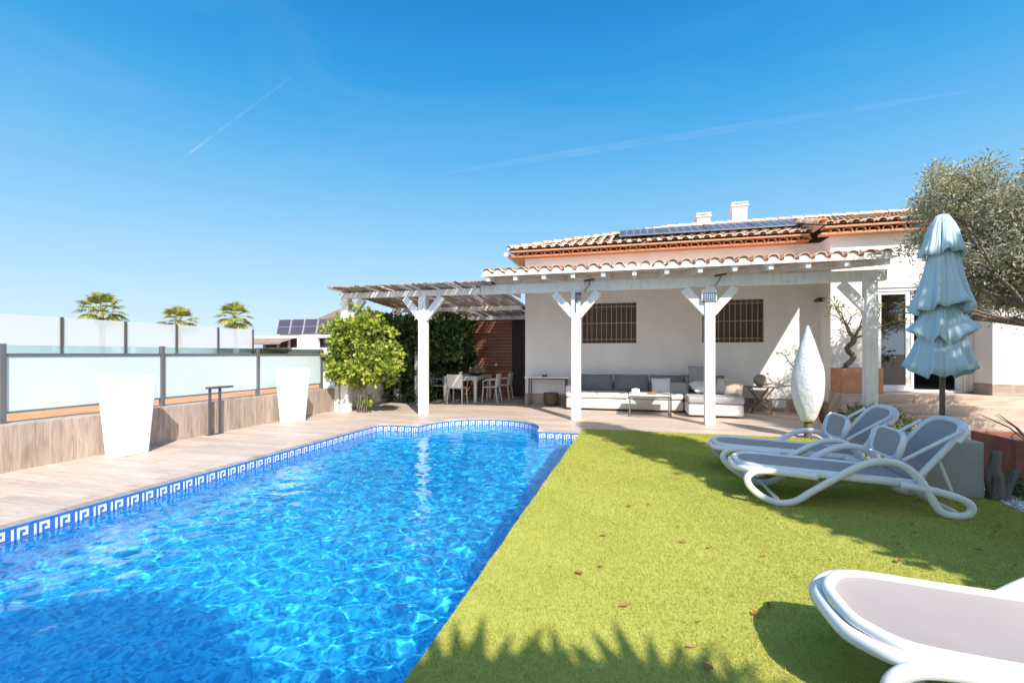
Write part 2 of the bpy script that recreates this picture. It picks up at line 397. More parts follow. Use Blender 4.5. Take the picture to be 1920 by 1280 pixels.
class MB:
    def __init__(s): s.v = []; s.f = []; s.uv = None
    def add(s, vs, fs):
        b = len(s.v); s.v += [tuple(p) for p in vs]; s.f += [tuple(i + b for i in f) for f in fs]; return s
    def box(s, x0, y0, z0, x1, y1, z1):
        return s.add([(x0, y0, z0), (x1, y0, z0), (x1, y1, z0), (x0, y1, z0), (x0, y0, z1), (x1, y0, z1), (x1, y1, z1), (x0, y1, z1)],
                     [(3, 2, 1, 0), (4, 5, 6, 7), (0, 1, 5, 4), (1, 2, 6, 5), (2, 3, 7, 6), (3, 0, 4, 7)])
    def bar(s, a, b, wx, wy, up=(0, 0, 1)):
        """rectangular bar from a to b; wx across, wy along 'up'"""
        a, b = Vector(a), Vector(b); d = (b - a).normalized(); up = Vector(up)
        if abs(d.dot(up)) > .99: up = Vector((0, 1, 0))
        x = d.cross(up).normalized() * wx / 2; y = x.cross(d).normalized() * wy / 2
        vs = [p + sx * x + sy * y for p in (a, b) for sx, sy in ((-1, -1), (1, -1), (1, 1), (-1, 1))]
        return s.add(vs, [(0, 1, 2, 3), (7, 6, 5, 4), (0, 4, 5, 1), (1, 5, 6, 2), (2, 6, 7, 3), (3, 7, 4, 0)])
    def frustum(s, c, z0, z1, w0, d0, w1, d1):
        x, y = c
        vs = [(x + sx * w / 2, y + sy * d / 2, z) for z, w, d in ((z0, w0, d0), (z1, w1, d1)) for sx, sy in ((-1, -1), (1, -1), (1, 1), (-1, 1))]
        return s.add(vs, [(3, 2, 1, 0), (4, 5, 6, 7), (0, 1, 5, 4), (1, 2, 6, 5), (2, 3, 7, 6), (3, 0, 4, 7)])
    def tube(s, path, r, n=8, closed=False, up=(0, 0, 1), sq=1.0, cap=True):
        """r number or list; sq scales the section along 'up'"""
        P = [Vector(p) for p in path]; k = len(P); rs = r if isinstance(r, (list, tuple)) else [r] * k
        up = Vector(up); vs = []; prev = None
        for i in range(k):
            if closed: d = (P[(i + 1) % k] - P[i - 1])
            else: d = P[min(i + 1, k - 1)] - P[max(i - 1, 0)]
            d.normalize()
            x = d.cross(up)
            if x.length < .05: x = prev if prev is not None else d.orthogonal()
            x = (x - d * x.dot(d)).normalized()
            if prev is not None and x.dot(prev) < 0 and abs(d.dot(up)) > .9: x = -x
            prev = x; y = x.cross(d).normalized()
            for j in range(n):
                a = 2 * math.pi * (j + .5) / n
                vs.append(P[i] + x * math.cos(a) * rs[i] + y * math.sin(a) * rs[i] * sq)
        fs = []
        for i in range(k if closed else k - 1):
            for j in range(n):
                a, b = i * n, ((i + 1) % k) * n
                fs.append((a + j, a + (j + 1) % n, b + (j + 1) % n, b + j))
        if not closed and cap:
            fs.append(tuple(range(n - 1, -1, -1))); fs.append(tuple((k - 1) * n + j for j in range(n)))
        return s.add(vs, fs)
    def lathe(s, prof, c=(0, 0, 0), n=24, fn=None):
        vs = []; fs = []; k = len(prof)
        for i, (r, z) in enumerate(prof):
            for j in range(n):
                a = 2 * math.pi * j / n
                rr = r if fn is None else fn(r, z, a, i)
                vs.append((c[0] + rr * math.cos(a), c[1] + rr * math.sin(a), c[2] + z))
        for i in range(k - 1):
            for j in range(n):
                fs.append((i * n + j, i * n + (j + 1) % n, (i + 1) * n + (j + 1) % n, (i + 1) * n + j))
        fs.append(tuple(range(n - 1, -1, -1))); fs.append(tuple((k - 1) * n + j for j in range(n)))
        return s.add(vs, fs)
    def prism(s, pts, z0, z1):
        n = len(pts)
        return s.add([(x, y, z0) for x, y in pts] + [(x, y, z1) for x, y in pts],
                     [tuple(range(n - 1, -1, -1)), tuple(range(n, 2 * n))] + [(i, (i + 1) % n, n + (i + 1) % n, n + i) for i in range(n)])
    def build(s, name, mat, parent=None, smooth=False, bevel=0, seg=2, subsurf=0, origin=None, angle=35):
        o = ORG[parent.name] if parent is not None else Vector(origin or (0, 0, 0))
        me = bpy.data.meshes.new(name)
        me.from_pydata([tuple(Vector(p) - o) for p in s.v], [], s.f)
        me.validate(); me.update()
        ob = link_mesh(name, me, M[mat] if isinstance(mat, str) else mat, parent, origin)
        if smooth:
            me.polygons.foreach_set('use_smooth', [True] * len(me.polygons))
            if smooth == 'auto':
                me.set_sharp_from_angle(angle=R(angle))
        if bevel:
            b = ob.modifiers.new('edge', 'BEVEL'); b.width = bevel; b.segments = seg; b.limit_method = 'ANGLE'; b.angle_limit = R(40)
        if subsurf:
            b = ob.modifiers.new('sub', 'SUBSURF'); b.levels = b.render_levels = subsurf
        return ob

def np_mesh(name, V, F, mat, parent=None, smooth=False, origin=None):
    """V (n,3), F (m,k) constant k"""
    o = ORG[parent.name] if parent is not None else Vector(origin or (0, 0, 0))
    V = np.asarray(V, dtype=np.float32) - np.array(o, dtype=np.float32)
    F = np.asarray(F, dtype=np.int32); k = F.shape[1]
    me = bpy.data.meshes.new(name)
    me.vertices.add(len(V)); me.vertices.foreach_set('co', V.ravel())
    me.loops.add(F.size); me.loops.foreach_set('vertex_index', F.ravel())
    me.polygons.add(len(F)); me.polygons.foreach_set('loop_start', np.arange(0, F.size, k, dtype=np.int32))
    if smooth: me.polygons.foreach_set('use_smooth', np.ones(len(F), dtype=bool))
    me.update(calc_edges=True); me.validate()
    return link_mesh(name, me, M[mat] if isinstance(mat, str) else mat, parent, origin)

def leaf_quads(P, D, L, W, rs, fold=.25):
    """diamond leaves at points P along directions D -> (V,F)"""
    n = len(P)
    D = D / np.linalg.norm(D, axis=1, keepdims=True)
    A = rs.normal(size=(n, 3)); S = np.cross(D, A); S /= np.linalg.norm(S, axis=1, keepdims=True) + 1e-9
    N = np.cross(S, D)
    L = np.broadcast_to(np.asarray(L, float), (n,))[:, None]; W = np.broadcast_to(np.asarray(W, float), (n,))[:, None]
    base = P; tip = P + D * L - N * L * fold * .3
    mid = P + D * L * .5
    V = np.stack([base, mid + S * W / 2 + N * L * fold * .2, tip, mid - S * W / 2 + N * L * fold * .2], 1).reshape(-1, 3)
    F = np.arange(4 * n).reshape(n, 4)
    return V, F
def foliage(name, centers, radii, n, L, W, mat, parent, seed=1, shell=.55, droop=0.0, flat=1.0):
    rs = np.random.RandomState(seed)
    Cn = np.asarray(centers, float); Rd = np.asarray(radii, float)
    wgt = Rd ** 2; idx = rs.choice(len(Cn), n, p=wgt / wgt.sum())
    d = rs.normal(size=(n, 3)); d /= np.linalg.norm(d, axis=1, keepdims=True)
    r = Rd[idx] * (shell + (1 - shell) * rs.rand(n)) * (0.75 + .5 * rs.rand(n))
    P = Cn[idx] + d * r[:, None] * np.array([1, 1, flat])
    D = d + rs.normal(size=(n, 3)) * .7; D[:, 2] -= droop
    V, F = leaf_quads(P, D, L * (.6 + .8 * rs.rand(n)), W * (.6 + .8 * rs.rand(n)), rs)
    return np_mesh(name, V, F, mat, parent)

def copy_tree(o, parent=None):
    c = o.copy(); col.objects.link(c); c.parent = parent
    for ch in list(o.children): copy_tree(ch, c)
    return c
def struct(o): o['kind'] = 'structure'; return o

# ------------------------------------------------------------------ pool outline (counter-clockwise seen from above)
PX0, PX1, PYN, PYF = -5.03, -0.95, -3.0, 8.45
AC, AR = -2.95, 1.2
def arch_pts(n=28):
    return [(AC + AR * math.cos(a), PYF + AR * 1.08 * math.sin(a)) for a in (math.pi * i / n for i in range(n + 1))]
POOL = [(PX1, PYN), (PX1, PYF)] + arch_pts() + [(PX0 + .25, PYF)] + \
       [(PX0 + .25 - .25 * math.sin(a), PYF - .25 + .25 * math.cos(a)) for a in (R(18 * i) for i in range(1, 6))] + [(PX0, PYN)]
WZ = -0.15

def sheet_with_hole(name, outer, hole, z, mat, thick=0.0):
    bm = bmesh.new()
    es = []
    for loop in ([outer, hole] if hole else [outer]):
        vs = [bm.verts.new((x, y, z)) for x, y in loop]
        es += [bm.edges.new((vs[i], vs[(i + 1) % len(vs)])) for i in range(len(vs))]
    bmesh.ops.triangle_fill(bm, use_beauty=True, use_dissolve=False, edges=es)
    for f in bm.faces:
        if f.normal.z < 0: f.normal_flip()
    if thick:
        r = bmesh.ops.extrude_face_region(bm, geom=bm.faces[:])
        for v in r['geom']:
            if isinstance(v, bmesh.types.BMVert): v.co.z -= thick
        bmesh.ops.recalc_face_normals(bm, faces=bm.faces[:])
    me = bpy.data.meshes.new(name); bm.to_mesh(me); bm.free()
    return link_mesh(name, me, M[mat])

# ------------------------------------------------------------------ ground
hole = [(-5.4, -3.4), (-.6, -3.4), (-.6, 10.1), (-5.4, 10.1)]
struct(sheet_with_hole('ground', [(-3000, -3000), (3000, -3000), (3000, 3000), (-3000, 3000)], hole, -.06, 'dirt'))
deck_outer = [(-7.25, -6), (-5.0, -6), (-5.0, -3.3), (PX1, -3.3), (PX1, -6), (-.6, -6), (-.6, -3.3), (-.62, 8.74), (2.95, 8.74), (2.95, 9.0), (12, 9.0), (12, 12.8), (-3, 12.8), (-3, 17), (-7.25, 17)]
deck_outer = [(-7.25, -6), (PX1 - .02, -6), (PX1 - .02, -3.05), (PX1 - .02, 8.74), (12, 8.74), (12, 12.8), (-3, 12.8), (-3, 17.5), (-7.25, 17.5)]
# deck: everything round the pool except its lawn side
dk = [(-7.25, -6), (PX1, -6)] + [(PX1, PYN)] + [(PX0, PYN)] + POOL[::-1][1:-2] + [(PX1, PYF), (PX1, 8.74), (12, 8.74), (12, 12.9), (-2.9, 12.9), (-2.9, 17.5), (-7.25, 17.5)]
struct(sheet_with_hole('pool_deck', dk, None, 0.0, 'deck', .035))

# pool shell
mb = MB(); n = len(POOL)
zs = [-.035, -.30, -1.0]
vs = [(x, y, z) for z in zs for x, y in POOL]
mb.add(vs, [(k * n + (i + 1) % n, k * n + i, (k + 1) * n + i, (k + 1) * n + (i + 1) % n) for k in range(2) for i in range(n)])
fl = MB(); fl.add([(x, y, -1.0) for x, y in POOL], [tuple(range(n))])
mb.v += []
b0 = len(mb.v); mb.v += fl.v; mb.f += [tuple(i + b0 for i in f) for f in fl.f]
shell = struct(mb.build('pool_basin', 'pool'))
# raised step bench in the roman end + dark floor drain
mb = MB(); mb.add([(x, y, z) for z in (-1.44, -.75) for x, y in arch_pts()], [])
k = len(arch_pts()); ap = [(AC + (x - AC) * .985, PYF + (y - PYF) * .985) for x, y in arch_pts()]
bench = MB().prism(ap, -.99, -.55).build('pool_bench', 'pool'); struct(bench)

# greek key band: dark tiles, then white inlay proud of them
def offset_in(pts, d):
    out = []; n = len(pts)
    for i in range(n):
        p0, p1, p2 = Vector(pts[i - 1]), Vector(pts[i]), Vector(pts[(i + 1) % n])
        a = (p1 - p0).normalized(); b = (p2 - p1).normalized()
        na, nb = Vector((-a.y, a.x)), Vector((-b.y, b.x))
        m = (na + nb).normalized(); out.append(tuple(p1 + m * d / max(.3, m.dot(na))))
    return out
band = thing('waterline_tile_band', (PX0, 3, -.03), 'blue and white greek key tile band lining the pool above the water', 'tile band')
BI = offset_in(POOL, .004); WI = offset_in(POOL, .0065)
mb = MB()
mb.add([(x, y, z) for z in (-.037, -.235) for x, y in BI], [((i + 1) % n, i, n + i, n + (i + 1) % n) for i in range(n)])
mb.build('blue_band', 'bandblue', band)
KEY = ["#.#####", "#.#...#", "#.###.#", "#.....#", "#######", "......."]
KEY = ["#.#####.", "#.#...#.", "#.###.#.", "#.....#.", "#######."]
KEY = ["#..####.", "#..#..#.", "#..##.#.", "#.....#.", "#######."]
cum = [0.0]
for i in range(n): cum.append(cum[-1] + (Vector(WI[(i + 1) % n]) - Vector(WI[i])).length)
def at_s(s):
    s = s % cum[-1]
    import bisect
    i = min(bisect.bisect_right(cum, s) - 1, n - 1)
    t = (s - cum[i]) / max(1e-9, cum[i + 1] - cum[i])
    a, b = WI[i], WI[(i + 1) % n]
    return (a[0] + (b[0] - a[0]) * t, a[1] + (b[1] - a[1]) * t)
mb = MB(); cells = 8; unit = cum[-1] / round(cum[-1] / .152); cw = unit / cells; ch = .125 / 5
s0 = 0
for u in range(round(cum[-1] / unit)):
    for r_, row in enumerate(KEY):
        c = 0
        while c < cells:
            if row[c] == '#':
                e = c
                while e < cells and row[e] == '#': e += 1
                # reversed so the motif reads the same way round
                sa, sb = u * unit + c * cw, u * unit + e * cw
                pa, pb = at_s(sa), at_s(sb - 1e-6)
                z1 = -.062 - r_ * ch; z0 = z1 - ch
                mb.add([(*pa, z0), (*pb, z0), (*pb, z1), (*pa, z1)], [(0, 1, 2, 3)])
                c = e
            else: c += 1
mb.build('white_key_inlay', 'bandwhite', band)

# water: real ripples
rs = np.random.RandomState(3)
nx, ny = 250, 620
X = np.linspace(PX0 - .12, PX1 + .12, nx); Y = np.concatenate([np.linspace(PYN - .1, .6, 60, endpoint=False), np.linspace(.6, PYF + 1.45, ny - 60)])
gx, gy = np.meshgrid(X, Y)
H = np.zeros_like(gx)
for i in range(110):
    lam = .082 * (5 ** (rs.rand() ** 1.5)); th = rs.rand() * 2 * math.pi
    if rs.rand() < .4: th = 1.1 + rs.normal() * .5
    kx, ky = 2 * math.pi / lam * math.cos(th), 2 * math.pi / lam * math.sin(th)
    ph = rs.rand() * 6.28 + .9 * np.sin(gx * rs.uniform(.6, 2.2) + rs.rand() * 6) + .9 * np.sin(gy * rs.uniform(.6, 2.2) + rs.rand() * 6)
    H += lam ** 1.6 * .0041 * np.sin(kx * gx + ky * gy + ph)
H *= .8 + .3 * np.sin(gx * .9 + 1) * np.sin(gy * .7)
H *= 1.0 - .4 * np.clip((gy - 4) / 4, 0, 1)
V = np.stack([gx, gy, WZ + H], -1).reshape(-1, 3)
ii = np.arange(nx * ny).reshape(ny, nx)
F = np.stack([ii[:-1, :-1], ii[:-1, 1:], ii[1:, 1:], ii[1:, :-1]], -1).reshape(-1, 4)
water = struct(np_mesh('water', V, F, 'water', smooth=True))
CAUSTIC = True
if CAUSTIC:
    water.cycles.is_caustics_caster = True
    for o in (shell, bench): o.cycles.is_caustics_receiver = True
    for ch in band.children: ch.cycles.is_caustics_receiver = True
    sun_d.cycles.is_caustics_light = True

# ------------------------------------------------------------------ lawn
LX1 = 3.3
_lr = random.Random(2)
lawn_edge = [(PX1 - .004 + _lr.uniform(-.006, .006), 8.735 - i * .16) for i in range(1, 68)]
lawn_pts = [(PX1, -8), (9, -8), (9, 3.6), (3.55, 4.1), (3.3, 5.2), (3.42, 6.3), (3.2, 8.0), (2.9, 8.735), (PX1, 8.735)] + lawn_edge
mb = MB(); mb.prism(lawn_pts, -.05, .004)
struct(mb.build('lawn', 'turf'))
struct(MB().prism([(3.8, 7.75), (9, 7.5), (9, 8.735), (2.95, 8.735), (3.2, 8.2)], -.05, .004).build('lawn', 'turf'))
def in_poly(px, py, poly):
    ins = np.zeros(len(px), bool); j = len(poly) - 1
    for i in range(len(poly)):
        xi, yi = poly[i]; xj, yj = poly[j]
        c = ((yi > py) != (yj > py)) & (px < (xj - xi) * (py - yi) / (yj - yi + 1e-12) + xi)
        ins ^= c; j = i
    return ins
rs = np.random.RandomState(11)
def blades(n, x0, x1, y0, y1):
    px = x0 + rs.rand(n) * (x1 - x0); py = y0 + (y1 - y0) * rs.rand(n) ** 1.35
    k = in_poly(px, py, lawn_pts); px, py = px[k], py[k]; m = len(px)
    t_ = np.clip((py - 2) / 6, 0, 1)
    a = rs.rand(m) * 2 * math.pi; hh = (.016 + .003 * t_) * (.6 + .7 * rs.rand(m)); ww = (.0016 + .0022 * t_) * (.7 + .6 * rs.rand(m))
    lean = rs.normal(size=(m, 2)) * .008
    b1 = np.stack([px + np.cos(a) * ww, py + np.sin(a) * ww, np.full(m, .003)], 1)
    b2 = np.stack([px - np.cos(a) * ww, py - np.sin(a) * ww, np.full(m, .003)], 1)
    t = np.stack([px + lean[:, 0], py + lean[:, 1], hh], 1)
    return np.stack([b1, b2, t], 1).reshape(-1, 3)
Vb = blades(560000, -1, 3.5, 1.5, 8.8)
gr = np_mesh('grass', Vb, np.arange(len(Vb)).reshape(-1, 3), 'blade')
tag(gr, 'short yellow green artificial grass pile covering the lawn', 'grass', kind='stuff')

# garden bed with white gravel
bed = [(3.31, 5.2), (3.56, 4.1), (9, 3.6), (9, 7.5), (3.8, 7.75), (3.2, 8.2), (3.2, 8.0), (3.43, 6.3)]
struct(MB().prism(bed, -.05, .008).build('gravel_bed', 'gravel'))
base = np.array([(1, 0, 0), (-1, 0, 0), (0, 1, 0), (0, -1, 0), (0, 0, 1), (0, 0, -1)], float)
tri = np.array([(0, 2, 4), (2, 1, 4), (1, 3, 4), (3, 0, 4), (2, 0, 5), (1, 2, 5), (3, 1, 5), (0, 3, 5)])
n = 9000
px = 3.2 + rs.rand(n) * 3.2; py = 4.0 + rs.rand(n) * 4.1; k = in_poly(px, py, bed); px, py = px[k], py[k]; n = len(px)
S = (.012 + .02 * rs.rand(n))[:, None, None] * (1 + .3 * rs.normal(size=(n, 1, 3)))
Vp = base[None] * S * np.array([1, 1, .6]) + np.stack([px, py, np.full(n, .015)], 1)[:, None]
Fp = (tri[None] + (np.arange(n) * 6)[:, None, None]).reshape(-1, 3)
tag(np_mesh('gravel', Vp.reshape(-1, 3), Fp, 'pebble', smooth=True), 'loose white pebbles spread over the garden bed', 'gravel', kind='stuff')

# fallen leaves
leaf_spots = []
while len(leaf_spots) < 95:
    x, y = -.6 + rnd.random() * 3.6, 2.0 + (rnd.random() ** 1.3) * 6
    if rnd.random() < .25 + .25 * x: leaf_spots.append((x, y))
for i, (x, y) in enumerate(leaf_spots):
    L = .014 + .024 * rnd.random() ** 2; mb = MB()
    a = rnd.random() * 6.28; c, s_ = math.cos(a), math.sin(a); W = L * (.35 + .3 * rnd.random()); up = L * .4 * rnd.random()
    def tr(u, v, z): return (x + u * c - v * s_, y + u * s_ + v * c, .02 + z)
    mb.add([tr(-L, 0, up), tr(-L * .2, W, .006), tr(L, 0, up * .6), tr(-L * .2, -W, .004 + up * .4), tr(0, 0, -.004)], [(0, 4, 1), (1, 4, 2), (2, 4, 3), (3, 4, 0)])
    tag(mb.build('fallen_leaf', 'dryleaf', origin=(x, y, .015)), 'small dry brown leaf lying on the artificial lawn', 'leaf', 'dry leaves scattered over the lawn', 'thing')

# ------------------------------------------------------------------ left side: low wall, fences, pots, bollard
mb = MB(); mb.box(-7.62, -6, -.05, -7.2, 9.98, .56)
wl = tag(mb.build('planter_wall', 'walltile', bevel=.006), 'long low wall clad in wood look tile along the left of the pool', 'wall', kind='thing')
struct(MB().box(-17.9, -20, -.05, -7.62, 24, .50).build('clay_terrace', 'fringe_clay'))
fence = thing('glass_fence', (-7.42, 5, .56), 'near frosted glass fence with grey posts standing on the low tiled wall', 'fence')
FX = -7.42
posts = [1.88 + 1.97 * i for i in range(-1, 5)]
for y in posts:
    MB().box(FX - .03, y - .03, .56, FX + .03, y + .03, 1.53).build('post', 'grey_metal', fence, bevel=.004)
for a, b in zip(posts[:-1], posts[1:]):
    MB().box(FX - .006, a + .035, .70, FX + .006, b - .035, 1.375).build('frosted_panel', 'frost', fence)
    MB().box(FX - .005, a + .035, 1.415, FX + .005, b - .035, 1.515).build('clear_panel', 'clear', fence)
    mb = MB(); mb.box(FX - .018, a + .03, 1.375, FX + .018, b - .03, 1.413); mb.box(FX - .016, a + .03, .675, FX + .016, b - .03, .70)
    mb.build('rail', 'grey_metal', fence)
far = thing('glass_fence', (-18.4, 12, 1.2), 'far taller frosted glass fence with slim dark posts beyond the near fence', 'fence')
FP = [11.04 + 1.99 * i for i in range(-4, 5)]
for y in FP:
    MB().box(-18.45, y - .04, 1.2, -18.35, y + .04, 2.63).build('post', 'dark_metal', far)
for a, b in zip(FP[:-1], FP[1:]):
    MB().box(-18.42, a + .045, 1.25, -18.38, b - .045, 2.62).build('frosted_panel', 'frost_far', far)
tag(MB().box(-18.6, -2, .49, -18.2, 19.2, 1.2).build('boundary_wall', 'plaster'), 'white boundary wall under the far glass fence', 'wall', kind='thing')

def pot(x, y, label):
    t = thing('tall_planter', (x, y, 0), label, 'planter', 'tall white planters by the low wall')
    mb = MB(); w0, w1, h = .345, .475, 1.10
    mb.frustum((x, y), 0, h, w0, w0, w1, w1)
    mb.f = [f for i, f in enumerate(mb.f) if i != 1]
    wi = w1 - .05; zi = h - .12
    b = len(mb.v)
    mb.v += [(x + sx * wi / 2, y + sy * wi / 2, h) for sx, sy in ((-1, -1), (1, -1), (1, 1), (-1, 1))]
    mb.v += [(x + sx * (wi - .02) / 2, y + sy * (wi - .02) / 2, zi) for sx, sy in ((-1, -1), (1, -1), (1, 1), (-1, 1))]
    for i in range(4):
        j = (i + 1) % 4
        mb.f += [(4 + i, 4 + j, b + j, b + i), (b + i, b + j, b + 4 + j, b + 4 + i)]
    mb.build('planter_body', 'pot_plastic', t, bevel=.012)
    MB().box(x - wi / 2 + .012, y - wi / 2 + .012, zi - .02, x + wi / 2 - .012, y + wi / 2 - .012, zi).build('soil', 'dirt', t)
    return t
pot(-6.92, 4.93, 'tall white tapered planter nearest the camera on the pool deck')
pot(-6.90, 8.18, 'tall white tapered planter near the vine covered pergola post')

t = thing('bollard_light', (-7.1, 6.62, 0), 'dark two legged bollard light standing against the low wall', 'light')
MB().box(-7.13, 6.40, 0, -7.095, 6.435, .84).build('leg', 'dark_metal', t, bevel=.004)
MB().box(-7.13, 6.60, 0, -7.095, 6.635, .84).build('leg', 'dark_metal', t, bevel=.004)
MB().box(-7.15, 6.36, .80, -7.06, 6.86, .835).build('lamp_head', 'dark_metal', t, bevel=.004)
MB().box(-7.16, 6.37, 0.0, -7.06, 6.66, .012).build('base_plate', 'dark_metal', t)

# white end pier and low wall under the vine
tag(MB().box(-7.62, 9.99, 0, -7.1, 10.25, 1.38).build('wall_pier', 'plaster', bevel=.01), 'short white pier ending the glass fence beside the pergola post', 'pier', kind='thing')
mb = MB(); mb.box(-7.45, 10.25, 0, -7.2, 17, .98)
tag(mb.build('garden_wall', 'plaster', bevel=.01), 'low white wall running back behind the yellow green vine', 'wall', kind='thing')

# ------------------------------------------------------------------ tiled slope helper
def half_tile(mb, c0, c1, U, N, r0, r1, seg=6, thick=0.0):
    vs = []
    for c, r in ((c0, r0), (c1, r1)):
        for j in range(seg + 1):
            a = math.pi * j / seg
            vs.append(Vector(c) - U * math.cos(a) * r + N * math.sin(a) * r * .82)
    fs = [(j, j + 1, seg + 2 + j, seg + 1 + j) for j in range(seg)]
    if thick:
        k = len(vs)
        for c, r in ((c0, r0 - thick), (c1, r1 - thick)):
            for j in range(seg + 1):
                a = math.pi * j / seg
                vs.append(Vector(c) - U * math.cos(a) * r + N * math.sin(a) * r * .82)
        fs += [(k + seg + 1 + j, k + seg + 2 + j, k + j + 1, k + j) for j in range(seg)]
        fs += [(j + 1, j, k + j, k + j + 1) for j in range(seg)]
    mb.add(vs, fs)
def slope(mb, base_mb, O, U, V, width, tmax, pitch=.25, course=.38, tmin=0.0, jitter=.006):
    O, U, V = Vector(O), Vector(U).normalized(), Vector(V).normalized(); N = U.cross(V).normalized()
    nn = int(width / pitch + .5)
    for i in range(nn):
        u = (i + .5) * pitch; tm = tmax(u) if callable(tmax) else tmax
        t = tmin; first = True
        while t < tm - .05:
            e = min(t + course + .05, tm)
            du = (rnd.random() - .5) * 2 * jitter
            a = O + U * (u + du) + V * t + N * (.022 + rnd.random() * jitter)
            b = O + U * (u + du) + V * e + N * .008
            half_tile(mb, a, b, U, N, .098, .080, 6, .014 if first else 0)
            first = False; t += course
    # sheet below (channels)
    if base_mb is not None:
        k = 24
        for i in range(k):
            u0, u1 = width * i / k, width * (i + 1) / k
            t0, t1 = [(tmax(u) if callable(tmax) else tmax) for u in (u0, u1)]
            base_mb.add([q_ + N * .045 for q_ in (O + U * u0, O + U * u1, O + U * u1 + V * max(t1, .01), O + U * u0 + V * max(t0, .01))], [(0, 1, 2, 3)])

# ------------------------------------------------------------------ house
house = thing('house', (4, 14, 0), 'white single storey villa with hipped clay tile roof', 'house')
WY, EY = 12.75, 12.38
def wall_x(mb, x0, x1, y, z0, z1, holes=(), th=.25):
    """wall facing -Y from x0..x1 with rectangular holes (a,b,c,d)=(xa,xb,za,zb)"""
    xs = sorted({x0, x1, *[h[0] for h in holes], *[h[1] for h in holes]}); zs_ = sorted({z0, z1, *[h[2] for h in holes], *[h[3] for h in holes]})
    for i in range(len(xs) - 1):
        for j in range(len(zs_) - 1):
            cx, cz = (xs[i] + xs[i + 1]) / 2, (zs_[j] + zs_[j + 1]) / 2
            if any(h[0] < cx < h[1] and h[2] < cz < h[3] for h in holes): continue
            mb.add([(xs[i], y, zs_[j]), (xs[i + 1], y, zs_[j]), (xs[i + 1], y, zs_[j + 1]), (xs[i], y, zs_[j + 1])], [(0, 1, 2, 3)])
    for a, b, c, d in holes:
        mb.add([(a, y, c), (b, y, c), (b, y, d), (a, y, d), (a, y + th, c), (b, y + th, c), (b, y + th, d), (a, y + th, d)],
               [(0, 4, 5, 1), (3, 2, 6, 7), (0, 3, 7, 4), (1, 5, 6, 2)])
W1, W2 = (-1.40, .03, 1.70, 2.78), (1.66, 3.09, 1.70, 2.78)
DOOR = (5.18, 6.78, .575, 2.88)
mb = MB()
wall_x(mb, -3.0, 4.31, WY, 0, 4.09, (W1, W2), .16)
mb.add([(4.31, WY, 0), (4.31, 12.1, 0), (4.31, 12.1, 4.09), (4.31, WY, 4.09)], [(1, 0, 3, 2)])
wall_x(mb, 4.31, 6.95, 12.1, 0, 4.09, (DOOR,), .2)
mb.add([(6.95, 12.1, 0), (6.95, 11.5, 0), (6.95, 11.5, 4.09), (6.95, 12.1, 4.09)], [(1, 0, 3, 2)])
wall_x(mb, 6.95, 13.0, 11.5, 0, 4.09)
mb.add([(-3.0, 21, 0), (-3.0, WY, 0), (-3.0, WY, 4.09), (-3.0, 21, 4.09)], [(0, 1, 2, 3)])
mb.add([(13, 11.5, 0), (13, 21, 0), (13, 21, 4.09), (13, 11.5, 4.09)], [(0, 1, 2, 3)])
mb.add([(-3, 21, 0), (13, 21, 0), (13, 21, 4.09), (-3, 21, 4.09)], [(1, 0, 3, 2)])
mb.build('wall', 'plaster', house)
# plinth, proud of the wall
mb = MB(); mb.box(-3.012, WY - .012, .002, 4.29, WY, .31); mb.box(-3.012, WY, .002, -3.0, 20.9, .31)
mb.box(4.298, 12.088, .002, 4.31, WY - .012, .31)
mb.box(6.938, 11.488, .577, 13.0, 11.5, .80); mb.box(6.938, 11.5, .577, 6.95, 12.08, .80)
mb.build('plinth', 'plinth', house)
# room behind the open door
mb = MB(); mb.add([(4.6, 12.35, .57), (9, 12.35, .57), (9, 17, .57), (4.6, 17, .57), (4.6, 12.35, 3.0), (9, 12.35, 3.0), (9, 17, 3.0), (4.6, 17, 3.0)],
                  [(0, 1, 2, 3), (7, 6, 5, 4), (3, 2, 6, 7), (0, 3, 7, 4), (1, 5, 6, 2)])
mb.build('room', 'interior', house)
for a, b, c, d in (W1, W2):
    wn = MB(); y = WY + .09
    wn.box(a, y, c, a + .05, y + .05, d); wn.box(b - .05, y, c, b, y + .05, d); wn.box(a + .05, y, d - .05, b - .05, y + .05, d); wn.box(a + .05, y, c, b - .05, y + .05, c + .05)
    wf = wn.build('window', 'window_brown', house, bevel=.004)
    bl = MB()
    for k in range(26):
        z = c + .055 + k * (d - c - .11) / 26
        bl.add([(a + .05, y + .045, z), (b - .05, y + .045, z), (b - .05, y + .03, z + .037), (a + .05, y + .03, z + .037)], [(0, 1, 2, 3)])
    bl.build('shutter', 'window_brown', wf)
    gm = MB(); m_ = 11; yg = WY + .03
    for k in range(1, m_): gm.box(a + (b - a) * k / m_ - .008, yg - .008, c, a + (b - a) * k / m_ + .008, yg + .008, d)
    for z in (c + .10, (c + d) / 2, d - .10): gm.box(a, yg - .006, z - .01, b, yg + .006, z + .01)
    gm.build('grille', pmat('pale_grille_paint', (.42, .36, .30), .5, .1), wf)
    MB().box(a - .05, WY - .03, c - .045, b + .05, WY + .09, c - .002).build('sill', 'plaster', wf, bevel=.004)
